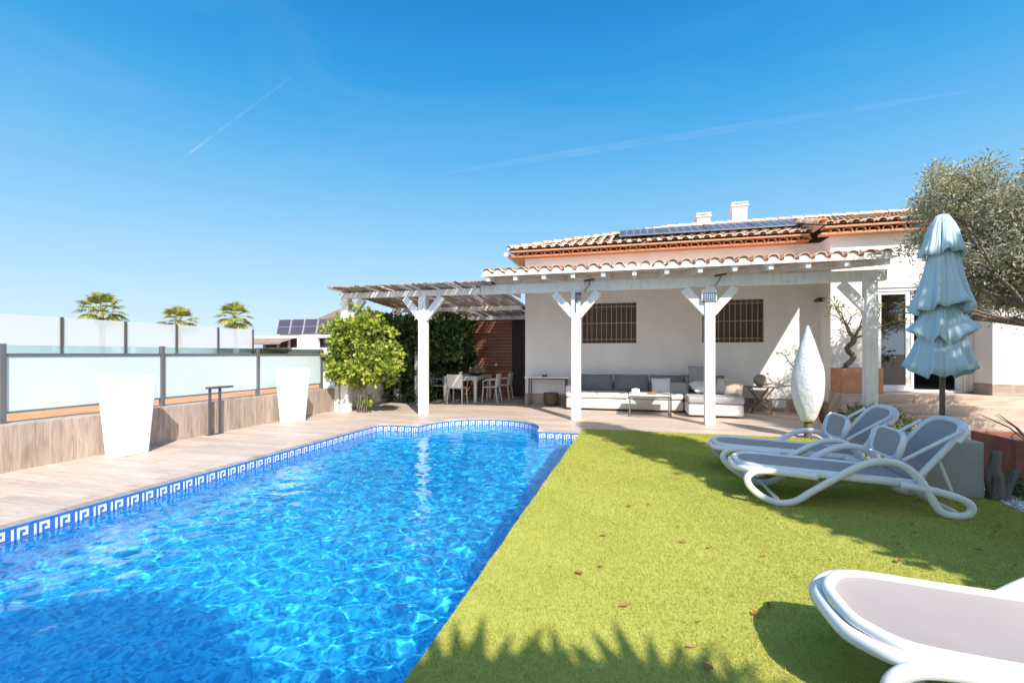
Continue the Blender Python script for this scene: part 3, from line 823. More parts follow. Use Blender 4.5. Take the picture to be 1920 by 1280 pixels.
# sliding door
a, b, c, d = DOOR
mb = MB(); y = 12.13
mb.box(a, y, c, a + .07, y + .09, d); mb.box(b - .07, y, c, b, y + .09, d); mb.box(a + .07, y, d - .08, b - .07, y + .09, d); mb.box(a + .07, y, c, b - .07, y + .09, c + .05)
dr = mb.build('sliding_door', 'white_plastic', house, bevel=.004)
xm = 5.78
mb = MB(); y = 12.15
mb.box(a + .07, y, c + .05, a + .14, y + .05, d - .08); mb.box(xm, y, c + .05, xm + .08, y + .05, d - .08); mb.box(a + .14, y, c + .05, xm, y + .05, c + .14); mb.box(a + .14, y, d - .15, xm, y + .05, d - .08)
mb.build('door_leaf', 'white_plastic', dr, bevel=.004)
mb = MB(); y = 12.205
mb.box(xm - .1, y, c + .05, xm - .03, y + .04, d - .08)
mb.box(xm + .12, y, c + .05, xm + .18, y + .04, d - .08)
mb.build('door_leaf', 'white_plastic', dr)
MB().box(a + .14, 12.172, c + .14, xm, 12.18, d - .15).build('glass_pane', 'doorglass', dr)
MB().box(a - .05, 12.03, .577, b + .05, 12.13, .605).build('door_sill', 'white_plastic', dr, bevel=.004)
# white folded shutter beside the door
mb = MB()
for k in range(4): mb.box(6.78 + .0 + k * .043, 12.02 + .012 * (k % 2), .61, 6.82 + k * .043, 12.06 + .012 * (k % 2), 2.88)
mb.build('folded_shutter', 'white_paint', house, bevel=.004)

# roof
RX0 = -3.4; EZ = 4.26; RY, RZ = 16.85, 5.70
tl = MB(); bs = MB()
Vm = Vector((0, RY - EY, RZ - EZ)); Lm = Vm.length
slope(tl, bs, (RX0, EY, EZ), (1, 0, 0), Vm, 4.12 - RX0, lambda u: min(1, max(0, u - .05) / (RY - EY)) * Lm)
EY2 = 11.75
Vr = Vector((0, RY - EY2, RZ - EZ)); Lr = Vr.length
slope(tl, bs, (4.05, EY2, EZ), (1, 0, 0), Vr, 9.4, Lr)
# left hip face and rear face
Vl = Vector((RY - EY, 0, RZ - EZ)); 
slope(tl, bs, (RX0, EY + 2 * (RY - EY), EZ), (0, -1, 0), Vl, 2 * (RY - EY), lambda u: (1 - abs(u - (RY - EY)) / (RY - EY)) * Vl.length)
bs.add([(RX0, RY + 4.47, EZ), (13.45, RY + 4.47, EZ), (13.45, RY, RZ), (RX0 + 4.47, RY, RZ)], [(1, 0, 3, 2)])
# cheek between the two eaves
bs.add([(4.05, EY2, EZ), (4.05, RY, RZ), (4.05, EY, EZ)], [(0, 1, 2)])
def caps(a, b, r=.12, step=.38):
    a, b = Vector(a), Vector(b); d = (b - a); L = d.length; d.normalize()
    U = d.cross(Vector((0, 0, 1))).normalized(); N = U.cross(d).normalized()
    t = 0
    while t < L:
        half_tile(tl, a + d * t + N * .02, a + d * min(L, t + step + .05), U, N, r, r * .85, 7, .012); t += step
hc = Vector((RX0 + 4.47, RY, RZ))
caps((RX0 + .02, EY + .02, EZ + .03), hc + Vector((0, 0, .04))); caps(hc + Vector((0, 0, .05)), (13.4, RY, RZ + .05))
caps((4.05, EY2 + .02, EZ + .05), (4.05, EY2 + 1.6, EZ + .05 + 1.6 * .28))
roof = tl.build('roof', 'rooftile', house, smooth='auto', angle=50)
bs.build('roof_underlay', 'rooftile', roof)
# eave: second tile row and orange bed
ev = MB()
def eave_row(x0, x1, y, z, pitch=.25):
    nn = int((x1 - x0) / pitch)
    for i in range(nn):
        x = x0 + (i + .5 + .5) * pitch
        half_tile(ev, (x, y, z), (x, y + .35, z + .02), Vector((1, 0, 0)), Vector((0, 0, 1)), .098, .09, 6, .014)
eave_row(RX0 + .1, 4.05, EY + .07, EZ - .125); eave_row(4.05, 13.2, EY2 + .07, EZ - .125)
ev.box(RX0 + .06, EY + .11, EZ - .175, 4.0, WY + .0, EZ - .127); ev.box(RX0 + .06, WY, EZ - .175, -3.0, 21.2, EZ - .127)
ev.box(4.05, EY2 + .11, EZ - .176, 13.3, 12.1, EZ - .128)
ev.box(RX0 + .03, EY + .03, EZ - .045, 4.0, EY + .3, EZ - .004); ev.box(4.09, EY2 + .03, EZ - .045, 13.3, EY2 + .3, EZ - .004)
ev.build('eave', 'eavetile', roof, smooth='auto')
MB().tube([(RX0 - .06, EY - .0, EZ - .10), (RX0 - .06, 20, EZ - .10)], .06, 10).build('gutter', 'white_paint', roof, smooth='auto')
def chimney(x, y, w_, z1):
    ch = MB(); ch.box(x - w_ / 2, y - .25, 5.2, x + w_ / 2, y + .25, z1 - .14); ch.box(x - w_ / 2 - .05, y - .30, z1 - .14, x + w_ / 2 + .05, y + .30, z1 - .09)
    for sx in (-1, 1): ch.box(x + sx * (w_ / 2 - .04) - .04, y - .25, z1 - .09, x + sx * (w_ / 2 - .04) + .04, y + .25, z1 - .03)
    ch.box(x - w_ / 2 - .03, y - .28, z1 - .03, x + w_ / 2 + .03, y + .28, z1)
    ch.build('chimney', 'plaster', roof, bevel=.008)
chimney(2.28, 17.4, .42, 6.27); chimney(3.42, 17.4, .46, 6.55)

# terrace in front of the glass door + steps
mb = MB(); mb.box(4.27, 11.40, -.02, 13, 12.1, .57)
struct(mb.build('terrace', 'steptile', bevel=.006))
mb = MB(); mb.box(4.75, 11.08, -.02, 13, 11.40, .38); mb.box(4.75, 10.76, -.02, 13, 11.08, .19)
struct(mb.build('terrace_steps', 'steptile', bevel=.006))
struct(MB().box(4.6, 12.1, .5, 7, 12.4, .572).build('threshold', 'steptile'))
# vent in the plinth
t = thing('wall_vent', (3.42, WY - .02, .16), 'small white vent grille low on the tiled plinth', 'vent')
mb = MB(); mb.box(3.27, WY - .024, .08, 3.58, WY - .013, .27); mb.build('vent_frame', 'white_plastic', t, bevel=.003)
mb = MB()
for k in range(5): mb.box(3.29, WY - .03, .10 + k * .033, 3.56, WY - .024, .115 + k * .033)
mb.build('vent_slats', 'white_plastic', t)
# wall lamp on the return wall
t = thing('wall_lamp', (4.31, 12.45, 2.68), 'small rust brown wall lamp in the corner beside the pergola roof', 'lamp')
MB().lathe([(.02, 0), (.10, .0), (.085, .05), (.03, .09)], (4.18, 12.45, 2.64), 14).build('lamp_shade', 'rust', t, smooth='auto')
MB().bar((4.31, 12.45, 2.72), (4.18, 12.45, 2.73), .025, .025).build('bracket', 'rust', t)

# roof solar panels
sl = (RZ - EZ) / (RY - EY)
for i in range(4):
    x0 = -.42 + i * 1.16; x1 = x0 + 1.13; y0, y1 = 13.15, 14.15
    z0, z1 = EZ + sl * (y0 - EY) + .15, EZ + sl * (y1 - EY) + .23
    t = thing('solar_module', ((x0 + x1) / 2, y0, z0), ('leftmost', 'second from the left', 'third from the left', 'rightmost')[i] + ' of the four dark solar panels on the clay roof', 'solar panel', 'solar panels on the house roof')
    mb = MB(); mb.add([(x0, y0, z0), (x1, y0, z0), (x1, y1, z1), (x0, y1, z1)], [(0, 1, 2, 3)])
    o = mb.build('cells', 'pv', t)
    uvl = o.data.uv_layers.new(); 
    for li, uv in enumerate([(0, 0), (1, 0), (1, 1), (0, 1)]): uvl.data[li].uv = uv
    mb = MB(); A = [(x0, y0, z0), (x1, y0, z0), (x1, y1, z1), (x0, y1, z1)]
    for k in range(4): mb.bar(A[k], A[(k + 1) % 4], .025, .035)
    mb.build('frame', 'grey_metal', t)
    mb = MB()
    for x in (x0 + .2, x1 - .2): mb.bar((x, y0 + .15, z0 - .20), (x, y0 + .15, z0), .03, .03); mb.bar((x, y1 - .1, z1 - .22), (x, y1 - .1, z1 - .02), .03, .03)
    mb.build('bracket', 'grey_metal', t)

# ------------------------------------------------------------------ pergola with the clay tile roof
PY = 9.95; PW = .19
per = thing('pergola', (.7, PY, 0), 'white wooden pergola with clay tile roof along the front of the villa', 'pergola')
def post(parent, x, y, z1, braces, bm_='white_paint', z0=0, pw=PW):
    p = MB().box(x - pw / 2, y - pw / 2, z0, x + pw / 2, y + pw / 2, z1).build('post', bm_, parent, bevel=.012)
    for dx in braces:
        b = MB(); b.bar((x + dx * .05, y, z1 - .52), (x + dx * .47, y, z1 - .03), .165, .11, up=(0, 1, 0)); b.build('brace', bm_, p, bevel=.008)
    return p
PX = [-1.22, 1.43, 4.18]
for x, br in zip(PX, ((-1, 1), (-1, 1), (-1,))): post(per, x, PY, 2.745, br)
MB().box(-3.35, PY - .075, 2.745, 4.42, PY + .075, 2.945).build('beam', 'white_paint', per, bevel=.01)
FY = 9.42
def pz(y): return 2.95 + (y - FY) * .135
for i in range(13):
    x = -3.05 + i * .607
    MB().bar((x, FY + .03, pz(FY + .03) + .06), (x, WY, pz(WY) + .06), .085, .12).build('rafter', 'white_paint', per, bevel=.006)
TX0, TX1 = -3.18, 4.40
mb = MB(); zz = .125
mb.add([(TX0, FY, pz(FY) + zz), (TX1, FY, pz(FY) + zz), (TX1, WY - .02, pz(WY) + zz), (TX0, WY - .02, pz(WY) + zz)], [(3, 2, 1, 0)])
mb.add([(TX0, FY, pz(FY) + zz + .03), (TX1, FY, pz(FY) + zz + .03), (TX1, WY - .02, pz(WY) + zz + .03), (TX0, WY - .02, pz(WY) + zz + .03)], [(0, 1, 2, 3)])
mb.add([(TX0, FY, pz(FY) + zz), (TX1, FY, pz(FY) + zz), (TX1, FY, pz(FY) + zz + .03), (TX0, FY, pz(FY) + zz + .03)], [(0, 1, 2, 3)])
mb.add([(TX1, FY, pz(FY) + zz), (TX1, WY - .02, pz(WY) + zz), (TX1, WY - .02, pz(WY) + zz + .03), (TX1, FY, pz(FY) + zz + .03)], [(0, 1, 2, 3)])
mb.build('ceiling_boards', 'board', per)
mb = MB(); mb.add([(x_, y_, z_) for x_ in (-3.15, -3.12) for y_, z_ in ((FY + .3, pz(FY + .3) - .02), (WY - .02, pz(WY) - .42), (WY - .02, pz(WY) + .12), (FY + .3, pz(FY + .3) + .12))], [(0, 1, 2, 3), (7, 6, 5, 4), (0, 4, 5, 1), (1, 5, 6, 2), (2, 6, 7, 3), (3, 7, 4, 0)])
mb.build('side_board', 'white_paint', per)
tl = MB()
Vp_ = Vector((0, 1, .135)).normalized()
slope(tl, None, (TX0, FY - .035, pz(FY) + zz + .05), (1, 0, 0), Vp_, TX1 - TX0, (WY - FY) * 1.0)
tr_ = tl.build('tile_roof', 'rooftile', per, smooth='auto', angle=50)
pl = MB()
for i in range(int((TX1 - TX0) / .25 + .5)):
    x = TX0 + (i + .5) * .25; zc = pz(FY) + zz + .03; y = FY - .01
    seg = 8; ring = [(x - .088 * math.cos(math.pi * j / seg), y, zc + .070 * math.sin(math.pi * j / seg) + .012) for j in range(seg + 1)]
    low = [(x + .124, y, zc - .05), (x - .124, y, zc - .05)]
    pl.add(ring + low, [tuple(range(len(ring) + 2))[::-1]])
    pl.add([(x - .124, y, zc - .05), (x + .124, y, zc - .05), (x + .124, FY + .02, zc - .05), (x - .124, FY + .02, zc - .05)], [(3, 2, 1, 0)])
pl.build('mortar_fill', 'mortar', tr_)

# security light, solar lamp bits on the posts and beam
def floodlight(x, label):
    t = thing('floodlight', (x, PY - .1, 2.95), label, 'floodlight', 'small black floodlights on the pergola beam')
    MB().bar((x - .12, PY - .16, 2.935), (x + .10, PY - .16, 2.965), .12, .025).build('lamp_head', 'black', t, bevel=.005)
    MB().tube([(x, PY - .12, 2.94), (x - .02, PY - .09, 2.85), (x - .12, PY - .085, 2.74)], .008, 6).build('arm', 'black', t)
floodlight(-.92, 'small black floodlight on the beam above the middle pergola post')
floodlight(1.62, 'small black floodlight on the beam above the solar panel post')
t = thing('solar_charger', (1.40, PY - .12, 2.5), 'little blue solar charging panel in white frame on a pergola post', 'solar panel')
o = MB().add([(1.29, PY - .145, 2.47), (1.53, PY - .145, 2.47), (1.53, PY - .12, 2.66), (1.29, PY - .12, 2.66)], [(0, 1, 2, 3)]).build('cells', 'pv_small', t)
uvl = o.data.uv_layers.new()
for li, uv in enumerate([(0, 0), (1, 0), (1, 1), (0, 1)]): uvl.data[li].uv = uv
MB().bar((1.41, PY - .112, 2.455), (1.41, PY - .112, 2.675), .28, .03, up=(0, 1, 0)).build('frame', 'white_plastic', t)
t = thing('security_lamp', (-1.18, PY - .13, 2.6), 'dark square lamp unit mounted at the top of the middle post', 'lamp')
MB().box(-1.20, PY - .17, 2.56, -1.10, PY - .10, 2.70).build('lamp_body', 'far_dark', t, bevel=.006)
MB().box(-1.23, PY - .12, 2.30, -1.205, PY - .096, 2.72).build('bracket', 'grey_metal', t)

# ------------------------------------------------------------------ pergola with the reed roof
rp = thing('pergola', (-5, PY, 0), 'white pergola roofed with weathered reed matting over the dining corner', 'pergola')
post(rp, -6.84, PY, 2.755, (1,), pw=.20); post(rp, -4.78, PY, 2.755, (-1, 1))
post(rp, -6.84, 12.5, 2.64, (1,), pw=.18); post(rp, -6.2, 12.5, 2.64, (), pw=.14)
MB().box(-7.0, PY - .06, 2.755, -3.36, PY + .06, 2.89).build('beam', 'white_paint', rp, bevel=.008)
MB().box(-7.0, 12.44, 2.64, -3.06, 12.56, 2.755).build('beam', 'white_paint', rp, bevel=.008)
MB().box(-7.0, 14.44, 2.52, -3.06, 14.56, 2.635).build('beam', 'white_paint', rp, bevel=.008)
def rz(y): return 2.925 - (y - PY) * .06
for i in range(8):
    x = -6.9 + i * .535
    MB().bar((x, 9.90, rz(9.90) + .075), (x, 14.9, rz(14.9) + .075), .07, .095).build('rafter', 'white_paint', rp, bevel=.006)
mb = MB(); rr = random.Random(5)
x = -7.0
while x < -3.06:
    r = .009 + rr.random() * .006
    if rr.random() > .045:
        segs = []
        ys = [9.44 - rr.random() * .09]
        while ys[-1] < 14.6: ys.append(ys[-1] + 1.2 + rr.random() * 1.4)
        ys[-1] = 14.85 + rr.random() * .2
        for a_, b_ in zip(ys[:-1], ys[1:]):
            if rr.random() < .07: continue
            if a_ > 12.0 and rr.random() < .17: continue
            dz = rr.random() * .022; dx = (rr.random() - .5) * .02
            m_ = (a_ + b_) / 2
            mb.tube([(x + dx, a_, rz(a_) + dz), (x - dx, m_, rz(m_) + .004 + dz + rr.random() * .008), (x + dx, b_ + .04, rz(b_) + dz)], r, 5, cap=True)
    x += r * 1.75
# binding laths across
for k in range(12):
    y = 9.6 + k * .46
    mb.bar((-7.02, y, rz(y) - .014), (-3.06, y, rz(y) - .014), .012, .006)
mb.build('reed_roof', 'reed', rp)

# shed of horizontal boards
shed = thing('garden_shed', (-5, 15, 0), 'red brown boarded shed wall behind the dining table', 'shed')
MB().box(-7.0, 15.0, 0, -3.98, 15.12, 2.56).build('board_wall', 'shedwood', shed)
MB().box(-3.975, 15.03, 0, -3.0, 15.10, 2.56).build('door', 'door_dark', shed)  # dark panel added to stand in for the shaded gap beside the house
MB().box(-7.1, 14.95, 2.565, -3.0, 17.4, 2.66).build('roof', 'far_brown', shed)

# ------------------------------------------------------------------ dining set
t = thing('dining_table', (-5.0, 13.6, 0), 'white rectangular dining table under the reed roof', 'table')
MB().box(-5.52, 12.83, .71, -4.48, 14.35, .75).build('tabletop', 'white_plastic', t, bevel=.006)
for x in (-5.47, -4.53):
    for y in (12.88, 14.30): MB().box(x - .04, y - .04, 0, x + .04, y + .04, .71).build('leg', 'white_plastic', t, bevel=.005)
mb = MB(); mb.box(-5.43, 12.86, .64, -4.57, 12.89, .71); mb.box(-5.49, 12.92, .64, -5.46, 14.26, .71); mb.box(-4.54, 12.92, .64, -4.51, 14.26, .71)
mb.build('apron', 'white_plastic', t)
def make_chair():
    t = thing('dining_chair', (0, 0, 0), 'x', 'chair', 'white dining chairs around the table')
    MB().box(-.22, -.22, .43, .22, .22, .455).build('seat', 'white_plastic', t, bevel=.012)
    mb = MB()
    k = 6
    for i in range(k):
        u0, u1 = -.23 + .46 * i / k, -.23 + .46 * (i + 1) / k
        y0, y1 = -.20 - .05 * (1 - (u0 / .23) ** 2), -.20 - .05 * (1 - (u1 / .23) ** 2)
        mb.add([(u0, y0, .46), (u1, y1, .46), (u1, y1 - .05, .83), (u0, y0 - .05, .83), (u0, y0 + .018, .46), (u1, y1 + .018, .46), (u1, y1 - .032, .83), (u0, y0 - .032, .83)],
               [(0, 1, 2, 3), (5, 4, 7, 6), (3, 2, 6, 7), (1, 0, 4, 5)] + ([(0, 3, 7, 4)] if i == 0 else []) + ([(2, 1, 5, 6)] if i == k - 1 else []))
    mb.build('backrest', 'white_plastic', t, smooth='auto')
    for sx in (-1, 1):
        MB().bar((sx * .20, -.19, .44), (sx * .23, -.25, 0), .026, .026).build('leg', 'white_plastic', t)
        MB().bar((sx * .20, .19, .44), (sx * .22, .22, 0), .026, .026).build('leg', 'white_plastic', t)
        MB().tube([(sx * .23, -.2, .66), (sx * .245, .05, .66), (sx * .24, .18, .62), (sx * .21, .2, .45)], .014, 6).build('armrest', 'white_plastic', t, smooth=True)
    return t
ch0 = make_chair()
for i, (x, y, a, lb) in enumerate((
        (-4.93, 12.48, 0, 'white dining chair at the near end of the table with its back to the pool'),
        (-4.12, 13.15, 90, 'white dining chair on the house side of the table, nearer the pool'),
        (-3.98, 13.95, 90, 'white dining chair on the house side of the table, nearer the shed'),
        (-5.80, 13.25, -90, 'white dining chair on the hedge side of the table'))):
    c = ch0 if i == 0 else copy_tree(ch0)
    c.location = (x, y, 0); c.rotation_euler.z = R(a); c['label'] = lb
t = thing('fruit_bowl', (-4.75, 13.6, .75), 'dark oval bowl filled with pale dried flowers on the dining table', 'bowl')
MB().lathe([(.10, .75), (.24, .80), (.27, .83), (.25, .83), (.2, .80)], (-4.75, 13.6, 0), 18).build('bowl', 'door_dark', t, smooth='auto')
foliage('dried_flowers', [(-4.85, 13.6, .90), (-4.7, 13.6, .93), (-4.6, 13.6, .90)], [.10, .12, .10], 260, .07, .05, 'beige_fabric', t, 4)
t = thing('candle', (-5.12, 13.2, .75), 'short ivory candle jar on the dining table', 'candle')
MB().lathe([(.05, 0), (.055, .01), (.055, .12), (.048, .12), (.045, .09)], (-5.12, 13.2, .751), 16).build('jar', 'wax', t, smooth='auto')
MB().tube([(-5.12, 13.2, .84), (-5.12, 13.2, .862)], .004, 6).build('wick', 'black', t)
t = thing('jug', (-4.97, 13.5, .75), 'white ceramic jug behind the candle on the dining table', 'jug')
MB().lathe([(.05, 0), (.075, .05), (.07, .12), (.045, .18), (.055, .22), (.045, .22), (.04, .17)], (-4.97, 13.75, .751), 18).build('body', 'wax', t, smooth='auto')
MB().tube([(-4.90, 13.75, .95), (-4.85, 13.75, .92), (-4.86, 13.75, .85), (-4.90, 13.75, .83)], .009, 6).build('handle', 'wax', t, smooth=True)

# ------------------------------------------------------------------ lounge corner
t = thing('console_table', (-2.3, 12.5, 0), 'narrow white topped console table against the villa wall', 'table')
MB().box(-2.92, 12.32, .755, -1.72, 12.68, .785).build('tabletop', 'white_plastic', t, bevel=.004)
for x in (-2.80, -1.80):
    for y in (12.36, 12.64): MB().box(x - .018, y - .018, 0, x + .018, y + .018, .755).build('leg', 'dark_metal', t)
mb = MB(); mb.box(-2.78, 12.35, .72, -1.82, 12.37, .75); mb.box(-2.78, 12.63, .72, -1.82, 12.65, .75); mb.build('frame', 'dark_metal', t)
t = thing('ashtray', (-2.4, 12.5, .785), 'small dark dish on the console table', 'dish')
MB().lathe([(.05, .0), (.075, .01), (.08, .06), (.065, .06), (.055, .02)], (-2.4, 12.5, .786), 14).build('dish', 'dark_metal', t, smooth='auto')
t = thing('wicker_basket', (-2.2, 12.5, 0), 'round brown wicker basket under the console table', 'basket')
MB().lathe([(.15, .0), (.20, .10), (.21, .22), (.18, .33), (.16, .33), (.18, .2), (.16, .04)], (-2.22, 12.5, .002), 20).build('basket_body', 'wicker', t, smooth='auto')
MB().lathe([(.19, .31), (.205, .33), (.19, .35), (.17, .34)], (-2.22, 12.5, .002), 20).build('rim', 'wicker', t, smooth='auto')

def cushion(name, c, size, rot, mat, parent=None, n=10, puff=1.0, **kw):
    """soft pillow: superellipsoid box"""
    mtx = Matrix.Translation(c) @ Matrix.Rotation(rot[2], 4, 'Z') @ Matrix.Rotation(rot[1], 4, 'Y') @ Matrix.Rotation(rot[0], 4, 'X')
    V_, F_ = [], []
    k = n
    for sgn in (1, -1):
        b_ = len(V_)
        for i in range(k + 1):
            for j in range(k + 1):
                u, v = -1 + 2 * i / k, -1 + 2 * j / k
                prof = ((1 - abs(u) ** 3) * (1 - abs(v) ** 3)) ** .42 * puff
                pin = 1 - .05 * (1 - abs(u) ** 2) * abs(v) ** 4 ; pin2 = 1 - .05 * (1 - abs(v) ** 2) * abs(u) ** 4
                V_.append(mtx @ Vector((u * size[0] / 2 * pin2, v * size[1] / 2 * pin, sgn * size[2] / 2 * prof)))
        for i in range(k):
            for j in range(k):
                q = (b_ + i * (k + 1) + j, b_ + (i + 1) * (k + 1) + j, b_ + (i + 1) * (k + 1) + j + 1, b_ + i * (k + 1) + j + 1)
                F_.append(q if sgn > 0 else q[::-1])
    mb = MB(); mb.add(V_, F_)
    return mb.build(name, mat, parent, smooth=True, **kw)

sofa = thing('outdoor_sofa', (-.2, 12.2, 0), 'long cream outdoor sofa with grey back cushions against the villa wall', 'sofa')
MB().box(-1.70, 11.72, .04, 1.12, 12.68, .30).build('base', 'cream', sofa, bevel=.05, seg=3)
for x0, x1 in ((-1.42, -.15), (-.14, 1.12)):
    MB().box(x0 + .01, 11.70, .305, x1 - .01, 12.42, .45).build('seat_cushion', 'cream', sofa, bevel=.045, seg=3)
MB().box(-1.72, 11.74, .305, -1.44, 12.68, .62).build('armrest', 'cream', sofa, bevel=.07, seg=3)
MB().box(-1.43, 12.50, .305, 2.30, 12.70, .70).build('back_frame', 'midgrey_fabric', sofa, bevel=.05, seg=3)
for x in (-1.0, -.1, .8, 1.7):
    cushion('back_cushion', (x, 12.40, .66), (.88, .46, .24), (R(72), 0, 0), 'grey_fabric', sofa)
chs = thing('sofa_chaise', (1.7, 11.8, 0), 'cream chaise ending the sofa beside the white pergola post', 'chaise')
MB().box(1.14, 10.98, .04, 2.28, 12.48, .30).build('base', 'cream', chs, bevel=.05, seg=3)
MB().box(1.13, 10.96, .305, 2.29, 12.40, .46).build('seat_cushion', 'midgrey_fabric', chs, bevel=.05, seg=3)
def pillow(c, size, rot, mat, label):
    o = cushion('pillow', c, size, rot, mat, origin=c); tag(o, label, 'pillow', 'loose pillows on the outdoor sofa', 'thing')
pillow((.62, 12.05, .62), (.46, .42, .17), (R(65), 0, R(4)), 'white_fabric', 'white square pillow leaning on the grey sofa cushions')
pillow((1.02, 12.05, .57), (.50, .34, .16), (R(50), 0, R(-10)), 'midgrey_fabric', 'grey pillow lying right of the white square pillow')
pillow((1.55, 12.28, .82), (.55, .60, .18), (R(78), 0, R(6)), 'midgrey_fabric', 'large upright grey pillow in the corner of the sofa')
pillow((1.50, 11.85, .62), (.42, .40, .20), (R(25), 0, R(20)), 'white_fabric', 'white round pillow lying on the chaise')
pillow((2.05, 11.95, .64), (.46, .42, .18), (R(60), 0, R(-35)), 'cream', 'cream pillow on the chaise tilted towards the white post')
pillow((2.17, 11.55, .62), (.40, .38, .18), (R(68), 0, R(-20)), 'beige_fabric', 'beige pillow at the right edge of the chaise')

t = thing('coffee_table', (.32, 11.1, 0), 'low coffee table with white top and thin grey frame before the sofa', 'table')
MB().box(-.14, 10.75, .47, .78, 11.45, .50).build('tabletop', 'white_plastic', t, bevel=.004)
for x in (-.12, .76):
    for y in (10.77, 11.43): MB().box(x - .015, y - .015, 0, x + .015, y + .015, .47).build('leg', 'grey_metal', t)
mb = MB()
for y in (10.77, 11.43): mb.box(-.105, y - .012, .02, .745, y + .012, .045); mb.box(-.105, y - .012, .43, .745, y + .012, .468)
for x in (-.12, .76): mb.box(x - .012, 10.785, .02, x + .012, 11.415, .045)
mb.build('frame', 'grey_metal', t)
t = thing('tissue_box', (-.02, 11.1, .5), 'small white box on the left end of the coffee table', 'box')
MB().box(-.08, 11.02, .501, .10, 11.18, .60).build('box_body', 'wax', t, bevel=.012)
MB().box(-.03, 11.07, .60, .05, 11.13, .615).build('tissue', 'white_fabric', t, bevel=.004)
t = thing('orange_tray', (.36, 11.0, .5), 'small orange dish on the coffee table', 'dish')
MB().lathe([(.07, 0), (.11, .012), (.12, .03), (.105, .03), (.06, .012)], (.38, 11.0, .501), 18).build('dish', 'orange_fabric', t, smooth='auto')

t = thing('folding_table', (2.92, 12.4, 0), 'weathered wooden folding side table with crossed legs by the villa wall', 'table')
mb = MB()
for k in range(5): mb.box(2.60, 12.14 + k * .105, .60, 3.26, 12.235 + k * .105, .625)
mb.build('tabletop', 'teak', t, bevel=.004)
for y in (12.19, 12.60):
    MB().bar((2.68, y, .60), (3.14, y, .0), .03, .045, up=(0, 1, 0)).build('leg', 'teak', t)
    MB().bar((3.18, y + .035, .60), (2.72, y + .035, 0), .03, .045, up=(0, 1, 0)).build('leg', 'teak', t)
for z in (.12, .27):
    for x in (2.76, 3.10): MB().box(x - .02, 12.15, z, x + .02, 12.65, z + .03).build('stretcher', 'teak', t)
t = thing('stone_ball', (2.9, 12.3, .625), 'rough round stone ball on the folding side table', 'ball')
MB().lathe([(.15 * math.sin(math.pi * (i + .4) / 12.8), .15 - .15 * math.cos(math.pi * (i + .4) / 12.8)) for i in range(13)], (2.90, 12.3, .626), 20, fn=lambda r, z, a, i: r * (1 + .03 * math.sin(3 * a + z * 20))).build('ball', 'stone', t, smooth=True)

# ------------------------------------------------------------------ spindle lamp
LXY = (2.80, 8.80)
t = thing('spindle_lamp', (*LXY, 0), 'tall white spindle shaped garden lamp on a short dark post', 'lamp')
MB().lathe([(.06, 0), (.06, .32)], (*LXY, 0), 12).build('post', 'window_brown', t, smooth='auto')
prof = []
for i in range(33):
    u = i / 32
    r = .232 * (math.sin(math.pi * (.075 + .925 * u) ** .86)) ** .95 * (1 if u < .45 else 1 - .18 * ((u - .45) / .55) ** 1.2) + .012
    prof.append((r, .28 + u * 1.60))
def wr(r, z, a, i):
    return r * (1 + .012 * math.sin(7 * a + z * 9) + .012 * math.sin(3 * a - z * 14) + .007 * math.sin(13 * a + z * 31))
MB().lathe(prof, (*LXY, 0), 56, fn=wr).build('lamp_shade', 'lampskin', t, smooth=True)
MB().box(LXY[0] - .16, LXY[1] - .16, 0.001, LXY[0] + .16, LXY[1] + .16, .012).build('base_plate', 'dark_metal', t)

# iron hen by the planter
t = thing('hen_ornament', (3.42, 9.75, 0), 'rusty iron hen ornament standing behind the white spindle lamp', 'ornament')
mb = MB(); ox, oy = 3.42, 9.75
mb.tube([(ox + .20, oy, .20), (ox + .12, oy, .17), (ox + .02, oy, .15), (ox - .06, oy, .18), (ox - .10, oy, .27), (ox - .11, oy, .36), (ox - .13, oy, .39)], [.02, .075, .105, .085, .045, .035, .03], 10)
mb.build('body', 'rust', t, smooth=True, subsurf=1)
MB().add([(ox + .16, oy, .18), (ox + .30, oy - .01, .32), (ox + .24, oy + .01, .36), (ox + .16, oy, .34), (ox + .16, oy + .025, .25)], [(0, 1, 4), (1, 2, 4), (2, 3, 4), (3, 0, 4)]).build('tail', 'rust', t)
MB().lathe([(.045, 0), (.05, .03), (.03, .06)], (ox - .12, oy, .37), 10).build('comb', 'rust', t, smooth=True)
MB().bar((ox - .15, oy, .39), (ox - .21, oy, .385), .02, .02).build('beak', 'window_brown', t)
for dy in (-.035, .035): MB().tube([(ox + .02, oy + dy, .10), (ox, oy + dy, 0)], .012, 6).build('leg', 'rust', t)

# ------------------------------------------------------------------ loungers (local: x along from the foot end, y across, z up)
def smooth_path(pts, sub=6):
    """Catmull-Rom"""
    P = [Vector(p) for p in pts]; out = []
    for i in range(len(P) - 1):
        p0, p1, p2, p3 = P[max(i - 1, 0)], P[i], P[i + 1], P[min(i + 2, len(P) - 1)]
        for k in range(sub):
            t = k / sub
            out.append(.5 * ((2 * p1) + (p2 - p0) * t + (2 * p0 - 5 * p1 + 4 * p2 - p3) * t * t + (3 * p1 - p0 - 3 * p2 + p3) * t ** 3))
    out.append(P[-1]); return out
def sling(mb, pts_l, pts_r, sag=.0, k=6, th=.008):
    V_ = []; m_ = len(pts_l)
    for a, b in zip(pts_l, pts_r):
        a, b = Vector(a), Vector(b)
        for j in range(k + 1):
            u = j / k; p = a.lerp(b, u); V_.append(p - Vector((0, 0, sag * 4 * u * (1 - u))))
    F_ = [(i * (k + 1) + j, i * (k + 1) + j + 1, (i + 1) * (k + 1) + j + 1, (i + 1) * (k + 1) + j) for i in range(m_ - 1) for j in range(k)]
    mb.add(V_, F_)
